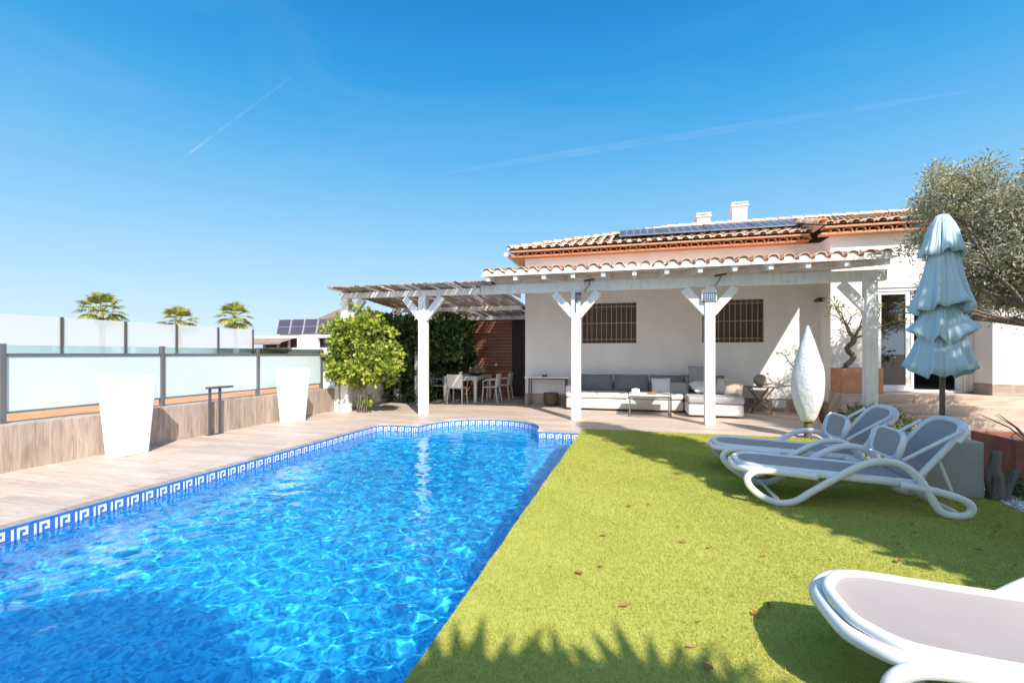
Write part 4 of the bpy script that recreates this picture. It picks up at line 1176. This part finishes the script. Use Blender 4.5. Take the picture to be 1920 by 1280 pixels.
def make_lounger():
    t = thing('sun_lounger', (0, 0, 0), 'x', 'sun lounger', 'white framed sun loungers on the lawn')
    WP = 'white_plastic'
    # one bed rim: U shaped tube
    hw = .305
    rim = [(1.46, -hw, .275), (1.0, -hw, .30), (.5, -hw, .325), (.22, -hw, .34), (.10, -hw + .035, .343), (.03, -hw + .13, .342), (.005, -.09, .342), (.005, .09, .342),
           (.03, hw - .13, .342), (.10, hw - .035, .343), (.22, hw, .34), (.5, hw, .325), (1.0, hw, .30), (1.46, hw, .275)]
    MB().tube(smooth_path(rim, 5), .025, 10, sq=1.0).build('bed_rim', WP, t, smooth=True)
    lip = [(.46, -hw, .295), (.22, -hw - .012, .305), (.08, -hw + .02, .305), (-.005, -hw + .12, .30), (-.03, -.09, .298), (-.03, .09, .298), (-.005, hw - .12, .30), (.08, hw - .02, .305), (.22, hw + .012, .305), (.46, hw, .295)]
    MB().tube(smooth_path(lip, 5), .026, 10, sq=1.2).build('foot_lip', WP, t, smooth=True)
    sl_ = MB(); L_, R_ = [], []
    for i in range(28):
        u = i / 27; x = .02 + u * 1.42; z = .347 - .066 * max(0, (x - .22) / 1.22)
        yy_ = hw - .012 if x > .2 else max(.09, (hw - .012) * math.sqrt(max(.0, 1 - ((.2 - x) / .19) ** 2.6)))
        L_.append((x, -yy_, z)); R_.append((x, yy_, z))
    sling(sl_, L_, R_, .012, 8); sl_.build('bed_sling', 'sling', t, smooth=True)
    for s_ in (-1, 1):
        y = s_ * (hw + .045)
        side = [(.62, y, .285), (.40, y, .305), (.20, y, .315), (.09, y, .295), (.035, y, .235), (.065, y, .155), (.16, y, .075), (.27, y, .032), (.36, y, .030), (.45, y, .060),
                (.57, y, .15), (.72, y, .255), (.87, y, .36), (1.0, y, .43), (1.12, y, .457), (1.235, y, .445), (1.33, y, .385), (1.41, y, .285), (1.48, y, .155), (1.53, y, .065),
                (1.60, y, .030), (1.70, y, .030), (1.755, y, .065), (1.755, y, .12), (1.70, y, .165), (1.60, y, .20), (1.45, y, .235), (1.25, y, .262)]
        MB().tube(smooth_path(side, 5), .032, 10, up=(0, 1, 0), sq=.75).build('side_frame', WP, t, smooth=True)
        MB().tube([(.45, s_ * (hw + .012), .312), (.9, s_ * (hw + .012), .285), (1.45, s_ * (hw + .012), .255)], .030, 8, up=(0, 1, 0), sq=.7).build('rail', WP, t, smooth=True)
    MB().tube([(1.66, -hw - .03, .05), (1.66, hw + .03, .05)], .018, 8).build('cross_bar', WP, t, smooth=True)
    MB().tube([(.30, -hw - .03, .05), (.30, hw + .03, .05)], .018, 8).build('cross_bar', WP, t, smooth=True)
    # backrest
    h0, h1 = Vector((1.40, 0, .295)), Vector((1.79, 0, .80))
    bdir = (h1 - h0).normalized(); bl_ = (h1 - h0).length
    def bp(u, y): return h0 + bdir * (u * bl_) + Vector((0, y, 0))
    bh = .275
    fr = [bp(0, -bh), bp(.35, -bh), bp(.72, -bh), bp(.88, -bh + .03), bp(.97, -bh + .10), bp(1.0, -.08), bp(1.0, .08), bp(.97, bh - .10), bp(.88, bh - .03), bp(.72, bh), bp(.35, bh), bp(0, bh)]
    bk = MB().tube(smooth_path(fr, 5), .027, 10, up=(-bdir.z, 0, bdir.x), sq=1.0).build('backrest', WP, t, smooth=True)
    sb = MB(); L_, R_ = [], []
    for i in range(16):
        u = i / 15; q = bh - .01 if u < .72 else (bh - .01) * math.sqrt(max(.04, 1 - ((u - .72) / .30) ** 2.4))
        L_.append(bp(u * .985, -q)); R_.append(bp(u * .985, q))
    sling(sb, L_, R_, .008, 8); sb.build('back_sling', 'sling', bk, smooth=True)
    # wide plastic shoulder at the top of the back
    nrm = Vector((bdir.z, 0, -bdir.x))
    sh = [bp(.70, -bh - .015) + nrm * .02, bp(.88, -bh + .02) + nrm * .03, bp(1.0, -.12) + nrm * .035, bp(1.02, 0) + nrm * .035, bp(1.0, .12) + nrm * .035, bp(.88, bh - .02) + nrm * .03, bp(.70, bh + .015) + nrm * .02]
    MB().tube(smooth_path(sh, 5), .034, 8, up=nrm, sq=.8).build('shoulder', WP, bk, smooth=True)
    for s_ in (-1, 1):
        MB().tube([bp(.45, s_ * .2) + nrm * .02, Vector((1.70, s_ * .2, .20))], .014, 6).build('prop', WP, bk)
    # flipped sunshade: two arms and a small sling visor
    pv = bp(.88, 0) - nrm * .02; lo = Vector((1.27, 0, .455)); hi = Vector((1.335, 0, .70)); vh = .235
    for s_ in (-1, 1):
        MB().tube([pv + Vector((0, s_ * (bh + .035), 0)), lo + Vector((.02, s_ * (bh + .03), .01))], .016, 8).build('shade_arm', WP, t, smooth=True)
    vd = (hi - lo)
    def vp(u, y): return lo + vd * u + Vector((0, y, 0))
    vis = [vp(.5, -vh), vp(.18, -vh + .01), vp(.03, -vh + .07), vp(0, -.1), vp(0, .1), vp(.03, vh - .07), vp(.18, vh - .01), vp(.5, vh), vp(.82, vh - .01), vp(.97, vh - .07), vp(1, .1), vp(1, -.1), vp(.97, -vh + .07), vp(.82, -vh + .01), vp(.5, -vh)]
    pth = smooth_path(vis, 4)[:-1]
    vz = MB().tube(pth, .014, 8, closed=True, up=(-vd.z, 0, vd.x), sq=1.0).build('sunshade', WP, t, smooth=True)
    sv = MB(); L_, R_ = [], []
    for i in range(15):
        u = .01 + .98 * i / 14; q = (vh - .004) * max(.45, (1 - abs(2 * u - 1) ** 3.5)) ** .4
        L_.append(vp(u, -q)); R_.append(vp(u, q))
    sling(sv, L_, R_, .0, 6); sv.build('visor_sling', 'sling', vz, smooth=True)
    for s_ in (-1, 1):
        MB().tube([vp(.02, s_ * (vh + .02)) , vp(.75, s_ * (vh + .03)), vp(.98, s_ * (vh - .03))], [.03, .026, .018], 8, up=(0, 1, 0)).build('visor_bracket', WP, vz, smooth=True)
    return t
lg = make_lounger()
for i, (x, y, a, lb) in enumerate(((.98, 5.12, 0, 'sun lounger in tree shade closest to the concrete block, sun on its foot end'),
                                   (.93, 6.10, 1, 'fully shaded sun lounger farthest from the camera, nearest the white lamp'),
                                   (.83, 2.26, 0, 'sunlit sun lounger in the near right corner, cut off by the picture edge'))):
    o = lg if i == 0 else copy_tree(lg)
    o.location = (x, y, .004); o.rotation_euler.z = R(a); o['label'] = lb

# ------------------------------------------------------------------ parasol + its concrete block
PB = (3.07, 5.78)
tag(MB().box(2.72, 5.50, .0, 3.26, 6.06, .55).build('concrete_block', 'concrete', bevel=.015, origin=(2.99, 5.78, 0)), 'pale concrete block holding the closed parasol behind the loungers', 'block', kind='thing')
par = thing('parasol', (*PB, .55), 'closed pale blue parasol in three hanging tiers above the loungers', 'parasol')
MB().lathe([(.024, .551), (.024, 2.78)], (*PB, 0), 14).build('pole', 'window_brown', par, smooth='auto')
def tier(name, prof, pleats, amp, seed, hem=.03, n=176):
    r0 = random.Random(seed); ph = r0.random() * 6
    var = [r0.uniform(.55, 1.25) for _ in range(pleats)]
    off = [r0.uniform(-.35, .35) for _ in range(pleats)]
    k = len(prof); V_, F_ = [], []
    zmin = min(z for _, z in prof); zmax = max(z for _, z in prof)
    for i, (r, z) in enumerate(prof):
        t_ = (zmax - z) / (zmax - zmin)
        for j in range(n):
            a = 2 * math.pi * j / n
            q = a / (2 * math.pi) * pleats; i0 = int(q) % pleats; f_ = q - int(q)
            v = var[i0] * (1 - f_) + var[(i0 + 1) % pleats] * f_; o_ = off[i0] * (1 - f_) + off[(i0 + 1) % pleats] * f_
            fr_ = (q + o_ * t_) % 1.0
            wv = (1 - abs(2 * fr_ - 1)) ** 1.5 - .42
            rr = r * (1 + amp * t_ ** .7 * wv * v) * (1 + .05 * math.sin(3 * a + ph + z * 5)) + (.008 * math.sin(19 * a + 3 * z + ph) + .005 * math.sin(33 * a - 4 * z)) * (.3 + .7 * t_)
            dz = hem * t_ ** 3 * (wv * v * 1.1 + math.sin(2 * a + ph) * .6)
            V_.append((PB[0] + rr * math.cos(a + ph), PB[1] + rr * math.sin(a + ph), z + dz))
    for i in range(k - 1):
        for j in range(n): F_.append((i * n + j, i * n + (j + 1) % n, (i + 1) * n + (j + 1) % n, (i + 1) * n + j))
    mb = MB(); mb.add(V_, F_)
    o = mb.build(name, 'canopy', par, smooth=True)
    so = o.modifiers.new('cloth', 'SOLIDIFY'); so.thickness = .004
    return o
tier('top_tier', [(.012, 2.845), (.045, 2.83), (.085, 2.75), (.115, 2.66), (.13, 2.56), (.152, 2.48), (.162, 2.42)], 7, .42, 3, .05)
tier('middle_tier', [(.10, 2.50), (.115, 2.40), (.13, 2.30), (.152, 2.17), (.182, 2.03), (.21, 1.92), (.222, 1.86)], 8, .5, 8, .06)
tier('lower_tier', [(.10, 1.95), (.135, 1.85), (.18, 1.74), (.225, 1.63), (.24, 1.58)], 6, .6, 5, .09)
tier('bottom_tier', [(.12, 1.76), (.15, 1.65), (.185, 1.52), (.205, 1.40), (.232, 1.29), (.245, 1.21)], 8, .5, 12, .06)
MB().lathe([(.02, 2.83), (.03, 2.86), (.012, 2.885)], (*PB, 0), 10).build('finial', 'far_dark', par, smooth=True)

# ------------------------------------------------------------------ planters, plants
def planter_box(name, x0, y0, z0, x1, y1, z1, mat, label, th=.035):
    t = thing(name, ((x0 + x1) / 2, (y0 + y1) / 2, z0), label, 'planter')
    mb = MB(); mb.box(x0, y0, z0, x1, y1, z0 + .05)
    mb.box(x0, y0, z0 + .05, x1, y0 + th, z1); mb.box(x0, y1 - th, z0 + .05, x1, y1, z1)
    mb.box(x0, y0 + th, z0 + .05, x0 + th, y1 - th, z1); mb.box(x1 - th, y0 + th, z0 + .05, x1, y1 - th, z1)
    mb.build('planter_body', mat, t, bevel=.008)
    MB().box(x0 + th + .001, y0 + th + .001, z0 + .06, x1 - th - .001, y1 - th - .001, z1 - .05).build('soil', 'dirt', t)
    return t
planter_box('terracotta_planter', 4.29, 11.44, .572, 5.05, 12.06, 1.10, 'terracotta', 'square orange terracotta planter holding the twisted bonsai tree')
planter_box('terracotta_planter', 3.72, 5.85, .01, 4.35, 6.5, .53, 'red_terracotta', 'dark red terracotta planter on the gravel at the right edge')
# little twigs in the red planter
t = thing('bare_shrub', (4.0, 6.15, .5), 'few bare dark twigs rising from the dark red planter', 'plant')
mb = MB()
for k in range(7):
    a = k * .9; mb.tube([(4.0, 6.1, .47), (4.0 + .15 * math.cos(a), 6.1 + .15 * math.sin(a), .62), (4.0 + .4 * math.cos(a), 6.1 + .35 * math.sin(a), .66 + .03 * k)], [.012, .008, .003], 5)
mb.build('twigs', 'bark', t)

def branch_tree(mb, p, d, L, r, depth, rr, tips, spread=.6, grav=0.05, shrink=.72, kmax=3):
    path = [p]; q = Vector(p); dd = Vector(d).normalized(); k = 4
    for i in range(k):
        dd = (dd + Vector((rr.uniform(-1, 1), rr.uniform(-1, 1), rr.uniform(-.6, .9))) * .16).normalized()
        q = q + dd * L / k; path.append(q.copy())
    mb.tube(path, [r * (1 - .35 * i / k) for i in range(k + 1)], 6 if depth > 1 else 4, cap=depth == 0)
    if depth == 0: tips.append((q, dd)); return
    for j in range(rr.randint(2, kmax)):
        nd = (dd + Vector((rr.uniform(-1, 1), rr.uniform(-1, 1), rr.uniform(-.5, .7))) * spread).normalized()
        branch_tree(mb, q, nd, L * shrink * rr.uniform(.8, 1.2), r * .6, depth - 1, rr, tips, spread, grav, shrink, kmax)
    if depth <= 2: tips.append((path[2], dd))

# bonsai in the terracotta planter: twisted trunk, thin crown
bo = thing('bonsai_tree', (4.55, 11.75, 1.05), 'small twisted trunk tree with sparse yellowish leaves in the orange planter', 'tree')
mb = MB(); bx, by = 4.50, 11.72
trk = [(bx, by, 1.02), (bx - .06, by, 1.12), (bx + .05, by, 1.24), (bx + .11, by, 1.36), (bx + .02, by, 1.46), (bx + .0, by, 1.56), (bx + .10, by, 1.66), (bx + .12, by, 1.78)]
mb.tube(smooth_path(trk, 5), .055, 8)
tips = []; rr = random.Random(9)
for d in ((-.8, -.3, .8), (.7, .2, .9), (.1, -.4, 1.0), (-.3, .1, 1.0), (.9, -.3, .5)):
    branch_tree(mb, Vector((bx + .12, by, 1.74)), Vector(d), .42, .024, 2, rr, tips, .75)
mb.build('trunk', 'bark', bo, smooth=True)
foliage('crown', [tuple(p) for p, d in tips], [.09] * len(tips), 420, .055, .03, 'bonsai', bo, 3, .2)

# olive tree
ol = thing('olive_tree', (6.25, 8.55, 0), 'large grey green olive tree rising behind the parasol at the right edge', 'tree')
mb = MB(); rr = random.Random(21)
mb.tube(smooth_path([(6.3, 8.5, -.02), (6.24, 8.5, .4), (6.34, 8.55, .9), (6.25, 8.5, 1.4), (6.2, 8.5, 1.7)], 4), [.24 - .005 * i for i in range(17)], 10)
tips = []
for d in ((-1, -.2, .5), (-.7, .5, .7), (.8, .2, .7), (.1, -.8, .8), (-.3, .1, 1.2), (.4, .6, 1.0), (-.9, -.6, .25), (.7, -.6, .5)):
    branch_tree(mb, Vector((6.22, 8.5, 1.62)), Vector(d), .85, .085, 3, rr, tips, .55, shrink=.74)
mb.build('trunk', 'bark', ol, smooth=True)
OC = Vector((6.1, 8.5, 3.1))
cl = []; cr = []
while len(cl) < 190:
    p = Vector((rr.uniform(-1, 1), rr.uniform(-1, 1), rr.uniform(-1, 1)))
    if .45 < p.length < 1.0:
        q = OC + Vector((p.x * 2.0, p.y * 1.7, p.z * 1.32))
        if q.z < 1.95: continue
        if q.x < 4.5 and rr.random() < .5: continue
        cl.append(tuple(q)); cr.append(rr.uniform(.20, .42))
for k in range(44):   # upright sprays on top
    q = OC + Vector((rr.uniform(-.3, 1.8), rr.uniform(-.8, .8), 1.2 + rr.random() * 1.1)); cl.append(tuple(q)); cr.append(.2)
for k in range(20):
    q = Vector((4.45 + rr.uniform(-.45, .4), 8.2 + rr.uniform(-.3, .3), 3.35 + rr.random() * .75)); cl.append(tuple(q)); cr.append(.19)
for k in range(26):
    q = Vector((4.4 + rr.uniform(-.35, .5), 8.3 + rr.uniform(-.3, .3), 1.9 + rr.random() * 1.5)); cl.append(tuple(q)); cr.append(.17)
foliage('crown', cl, cr, 98000, .07, .017, 'olive', ol, 5, .12)
mb = MB()
for (x, y, z) in cl[::2]:
    a = Vector((x, y, z)); b = OC.lerp(a, .25) + Vector((0, 0, -.25))
    m_ = a.lerp(b, .5) + Vector((rr.uniform(-.1, .1), rr.uniform(-.1, .1), -.08)); mb.tube([b, m_, a], [.018, .011, .004], 5)
mb.build('branches', 'bark', ol)

# yellow green vine on the first post
vn = thing('climbing_vine', (-6.8, 9.9, 0), 'bushy yellow green vine climbing the leftmost pergola post', 'vine')
rr = random.Random(4); cl = []; cr = []
for k in range(72):
    z = .78 + rr.random() * 1.42
    wd = 1.25 if z < 1.7 else .7
    cl.append((-6.62 + rr.uniform(-.36, wd), 9.72 + rr.uniform(-.25, .35), z)); cr.append(rr.uniform(.14, .24))
for k in range(5): cl.append((-6.45 + rr.uniform(-.1, .3), 9.9 + rr.uniform(-.1, .2), .12 + rr.random() * .2)); cr.append(.09)
for k in range(46):
    a_ = rr.random() * 6.28; cl.append((-6.45 + math.cos(a_) * rr.uniform(.6, 1.12), 9.72 + rr.uniform(-.2, .3), 1.55 + math.sin(a_) * rr.uniform(.55, .95))); cr.append(rr.uniform(.06, .11))
foliage('leaves', cl, cr, 8600, .10, .08, 'vine', vn, 8, .25)
mb = MB()
for k in range(5):
    x = -6.45 + .06 * k; mb.tube(smooth_path([(x, 9.8, 0), (x + .05, 9.78, .4), (x - .1, 9.8, .9), (x - .15 + .1 * k, 9.75, 1.5), (x - .3 + .15 * k, 9.75, 2.1)], 4), .012, 6)
mb.build('stems', 'bark', vn)
# dark hedge behind
hd = thing('hedge', (-6.3, 13, 0), 'dark green climbing hedge behind the dining table and vine', 'hedge')
cl = []; cr = []
for k in range(120):
    y = 12.2 + rr.random() * 2.4; z = .15 + rr.random() * 2.25
    cl.append((-6.75 + rr.uniform(-.35, .45) + (y - 12.2) * .32, y, z)); cr.append(rr.uniform(.2, .34))
for k in range(60):
    cl.append((-6.75 + rr.uniform(-.4, .45), 10.9 + rr.random() * 1.6, .9 + rr.random() * 1.4)); cr.append(rr.uniform(.18, .3))
for k in range(26):
    cl.append((-5.6 + rr.uniform(-.2, .35), 14.3 + rr.random() * .4, 1.0 + rr.random() * 1.5)); cr.append(rr.uniform(.2, .3))
for k in range(40): cl.append((-6.3 + rr.random() * 1.3, 12.35 + rr.random() * .5, 1.3 + rr.random() * 1.2)); cr.append(rr.uniform(.16, .28))
foliage('leaves', cl, cr, 26000, .11, .085, 'hedge', hd, 12, .35)
mb = MB()
for k in range(8): mb.tube([(-6.7 + .12 * k, 12.3 + .25 * k, 0), (-6.65 + .12 * k, 12.35 + .25 * k, 1.0), (-6.7 + .14 * k, 12.3 + .27 * k, 2.0)], .02, 6)
mb.build('stems', 'bark', hd)

def shrub(name, x, y, h, w_, nleaf, mat, label, cat='shrub', L=.06, W=.03, seed=1, flowers=0, z0=0.0):
    t = thing(name, (x, y, z0), label, cat); r_ = random.Random(seed)
    cs = [(x + r_.uniform(-w_, w_) * .7, y + r_.uniform(-w_, w_) * .7, z0 + h * r_.uniform(.3, .85)) for _ in range(14)]
    foliage('leaves', cs, [w_ * .42] * 14, nleaf, L, W, mat, t, seed, .2)
    mb = MB()
    for c in cs[:9]: mb.tube([(x, y, z0), ((x + c[0]) / 2, (y + c[1]) / 2, z0 + h * .4), c], [.012, .009, .004], 5)
    mb.build('stems', 'bark', t)
    if flowers: foliage('flowers', [(a, b, c + .05) for a, b, c in cs], [w_ * .35] * 14, flowers, .035, .035, 'flower', t, seed + 1, .7)
    return t
shrub('low_shrub', 4.05, 8.62, .38, .34, 1300, 'shrub', 'low green shrub dotted with coral flowers behind the loungers', seed=5, flowers=90, L=.05, W=.03)
shrub('low_shrub', 4.0, 9.45, .42, .38, 900, 'shrub', 'grassy green shrub at the foot of the shaded pergola post', seed=6, L=.16, W=.018)
shrub('low_shrub', 4.45, 6.9, .22, .5, 900, 'shrub', 'low dark ground shrub behind the driftwood stump', seed=7, L=.05, W=.03)
shrub('low_shrub', 3.62, 5.62, .16, .22, 500, 'shrub', 'small green tuft at the foot of the dark red planter', seed=17, L=.07, W=.02)
# driftwood stump
t = tag(MB().build('driftwood_stump', 'driftwood') if False else thing('driftwood_stump', (3.36, 5.5, 0), 'weathered grey driftwood stump standing upright on the white gravel', 'stump'))
mb = MB(); x, y = 3.36, 5.5
mb.tube(smooth_path([(x, y, 0), (x + .01, y, .15), (x - .02, y, .30), (x - .01, y, .47)], 4), [.062, .06, .055, .056, .05, .05, .052, .05, .046, .048, .044, .042, .04], 9)
mb.tube(smooth_path([(x + .05, y, 0), (x + .08, y, .13), (x + .13, y, .25), (x + .17, y, .31)], 3), [.05, .048, .04, .04, .036, .032, .03, .026, .024, .02], 7)
mb.tube([(x - .05, y + .02, 0), (x - .055, y + .02, .2), (x - .05, y, .36)], [.035, .03, .02], 6)
mb.build('stump_wood', 'driftwood', t, smooth=True)
# grey garden tube in the gravel behind the lounger
# ------------------------------------------------------------------ far things
def fan_leaf(V_, F_, base, d, size, nseg=18, droop=.35, rs_=None, spread=2.6):
    """palmate frond: radiating narrow segments"""
    d = Vector(d).normalized(); up = Vector((0, 0, 1)); s_ = d.cross(up)
    s_ = s_.normalized() if s_.length > .1 else Vector((1, 0, 0)); nn_ = s_.cross(d).normalized()
    for j in range(nseg):
        a = (j / (nseg - 1) - .5) * spread
        dirv = d * math.cos(a) + s_ * math.sin(a); side = (s_ * math.cos(a) - d * math.sin(a))
        L = size * (.75 + .25 * math.cos(a)) * rs_.uniform(.9, 1.08); w_ = size * .06
        mid = base + dirv * L * .55 + nn_ * .04 * size - up * droop * L * .10
        tip = base + dirv * L - up * droop * L * .45
        b = len(V_); V_ += [base, mid + side * w_, tip, mid - side * w_]; F_.append((b, b + 1, b + 2, b + 3))
def fan_palm(name, x, y, zc, size, label, group, nfr=42, seed=1, z0=0.0, petiole=.6, trunk_r=.16, mat='palmleaf', low=-.5):
    t = thing(name, (x, y, z0), label, 'palm', group); r_ = random.Random(seed)
    mb = MB(); h = zc - z0
    mb.tube([(x, y, z0), (x + .03 * h, y, z0 + h * .5), (x, y, zc)], [trunk_r * 1.3, trunk_r, trunk_r * .9], 10); mb.build('trunk', 'trunk_palm', t, smooth=True)
    V_, F_ = [], []; pm = MB()
    for k in range(nfr):
        a = k * 2.399 + r_.uniform(-.2, .2); el = low + (1.35 - low) * (k / nfr) ** .9 + r_.uniform(-.12, .12)
        d = Vector((math.cos(a) * math.cos(el), math.sin(a) * math.cos(el), math.sin(el)))
        b = Vector((x, y, zc)); e = b + d * size * petiole
        pm.tube([b, e], [size * .015, size * .01], 4)
        fan_leaf(V_, F_, e, d + Vector((0, 0, -.15)), size * .62, 16, .5 + .4 * (1 - k / nfr), r_)
    np_mesh('fronds', np.array([tuple(v) for v in V_]), np.array(F_), mat, t)
    pm.build('petioles', mat, t)
    return t
GP = 'distant fan palms above the glass fences'
fan_palm('fan_palm', -67.7, 45, 6.9, 3.0, 'tallest distant palm, above the leftmost far fence panels', GP, 24, 2, z0=0, trunk_r=.3, petiole=.5)
fan_palm('fan_palm', -54.7, 45, 5.3, 2.4, 'lowest distant palm, half hidden behind the far glass fence', GP, 20, 3, z0=0, trunk_r=.25, petiole=.5)
fan_palm('fan_palm', -46.2, 45, 5.75, 2.2, 'distant palm nearest the neighbouring house', GP, 20, 4, z0=0, trunk_r=.2, petiole=.5)

nb = thing('neighbour_house', (-25, 30, 0), 'distant white flat roofed house with dark panels beyond the fences', 'house')
mb = MB(); mb.box(-28.6, 30, .5, -17, 38, 1.9); mb.box(-24.6, 29.6, .5, -22.9, 30, 2.75)
mb.build('wall', 'far_white', nb)
mb = MB(); mb.box(-28.9, 29.7, 2.62, -24.6, 38, 2.85); mb.box(-22.9, 29.7, 2.62, -17, 38, 2.85); mb.box(-24.6, 30.0, 2.75, -22.9, 38, 2.9)
mb.build('flat_roof', 'far_white', nb)
mb = MB(); mb.box(-28.2, 30.3, 1.9, -17.3, 37.5, 2.62); mb.build('window_strip', 'far_dark', nb)
for x in (-27.9, -26.6, -25.6): MB().box(x, 29.8, 1.0, x + .12, 29.95, 2.62).build('porch_column', 'far_white', nb)
mb = MB(); mb.add([(-28.8, 28.2, 2.2), (-25, 28.2, 2.2), (-25, 29.7, 2.6), (-28.8, 29.7, 2.6)], [(0, 1, 2, 3)]); mb.box(-28.9, 28.1, 2.12, -24.9, 28.25, 2.24); mb.build('porch_roof', 'far_brown', nb)
o = MB().add([(-26.95, 30.1, 2.95), (-20.9, 30.1, 2.95), (-20.9, 30.4, 4.1), (-26.95, 30.4, 4.1)], [(0, 1, 2, 3)]).build('dark_panel', 'farpanel', nb)
uvl = o.data.uv_layers.new()
for li, uv in enumerate([(0, 0), (1, 0), (1, 1), (0, 1)]): uvl.data[li].uv = uv
MB().box(-26.9, 30.42, 2.9, -20.9, 37, 4.05).build('upper_wall', 'far_dark', nb)
mb = MB(); mb.add([(-24.3, 30.6, 3.9), (-21.0, 30.6, 5.05), (-21.0, 37, 5.05), (-24.3, 37, 3.9), (-17.7, 30.6, 3.9), (-17.7, 37, 3.9)], [(0, 1, 2, 3), (1, 4, 5, 2), (0, 4, 1), (3, 2, 5)])
mb.build('gable_roof', 'far_brown', nb)

# contrails high in the sky (ice cloud tubes kilometres up)
def ray(px, py, dist):
    u, v = (px - 960) / 870, (664 - py) / 870
    f = Vector((-math.sin(YAW), math.cos(YAW), 0)); r_ = Vector((math.cos(YAW), math.sin(YAW), 0))
    return Vector((0, 0, EYE)) + (f + r_ * u + Vector((0, 0, v))).normalized() * dist
def trail(a, b, r0, r1, mat, label):
    P = [a.lerp(b, i / 24) for i in range(25)]
    o = MB().tube(P, [(r0 + (r1 - r0) * i / 24) * min(1, .08 + math.sin(math.pi * i / 24) ** .6) for i in range(25)], 20).build('contrail', mat, smooth=True)
    o.visible_shadow = True
    tag(o, label, 'contrail', kind='thing')
trail(ray(548, 143, 3000), ray(335, 303, 3600), 3.5, 9, 'trail', 'short thin aeroplane trail slanting in the left half of the sky')
trail(ray(1840, 168, 3000), ray(830, 325, 3400), 18, 24, 'trail_wide', 'long faint spread out aeroplane trail above the villa roof')

# ------------------------------------------------------------------ garden behind and right of the camera (throws the shade)
GS = 'garden trees beside the camera'
def tall_tree(x, y, h, w_, label, seed, nclump=60, nleaf=9000, zlow=1.0, L=.16, W=.09, pw=.75):
    t = thing('garden_tree', (x, y, 0), label, 'tree', GS); r_ = random.Random(seed)
    MB().tube([(x, y, 0), (x + .05, y, h * .5), (x, y, h * .95)], [.14, .09, .02], 8).build('trunk', 'bark', t, smooth=True)
    cs, rds = [], []
    for k in range(nclump):
        u = r_.random(); z = zlow + u * (h - zlow); ww = w_ * (1 - u ** 2.2) ** pw
        a = r_.random() * 6.28; q = ww * math.sqrt(r_.random())
        cs.append((x + q * math.cos(a), y + q * math.sin(a), z)); rds.append(max(.18, ww * .38))
    foliage('crown', cs, rds, nleaf, L, W, 'shadetree', t, seed, .2)
tall_tree(4.62, 1.25, 9.2, .82, 'tall slender dark tree standing right of the camera', 31, 170, 34000, .8, pw=.45)
tall_tree(6.05, 1.45, 7.0, 1.0, 'broad dark tree standing right of the tall slender one', 32, 130, 24000, .8, pw=.5)
tall_tree(7.9, 2.2, 6.6, 1.1, 'shorter dark tree standing farthest to the right', 33, 60, 9000, 1.0)
fan_palm('garden_palm', 1.8, -2.5, 3.0, 1.5, 'small fan palm standing behind the camera', None, 30, 7, trunk_r=.11, low=-.2, mat='shadetree')
fan_palm('garden_palm', 2.5, -2.2, 3.0, 1.4, 'fan palm standing rightmost behind the camera', None, 30, 9, trunk_r=.11, low=-.2, mat='shadetree')
fan_palm('garden_palm', -.45, -2.72, 3.3, 1.5, 'fan palm on the lawn edge beside the near end of the pool', None, 70, 8, trunk_r=.12, low=-.2, mat='shadetree', z0=0)
bh_ = thing('hedge', (0, -9, 0), 'long dark hedge closing the garden behind the camera', 'hedge')
cl = [(-9 + 24 * rr.random(), -9 + rr.uniform(-.5, .5), .3 + 1.7 * rr.random()) for _ in range(160)]
foliage('leaves', cl, [.5] * 160, 9000, .2, .14, 'hedge', bh_, 40, .3)
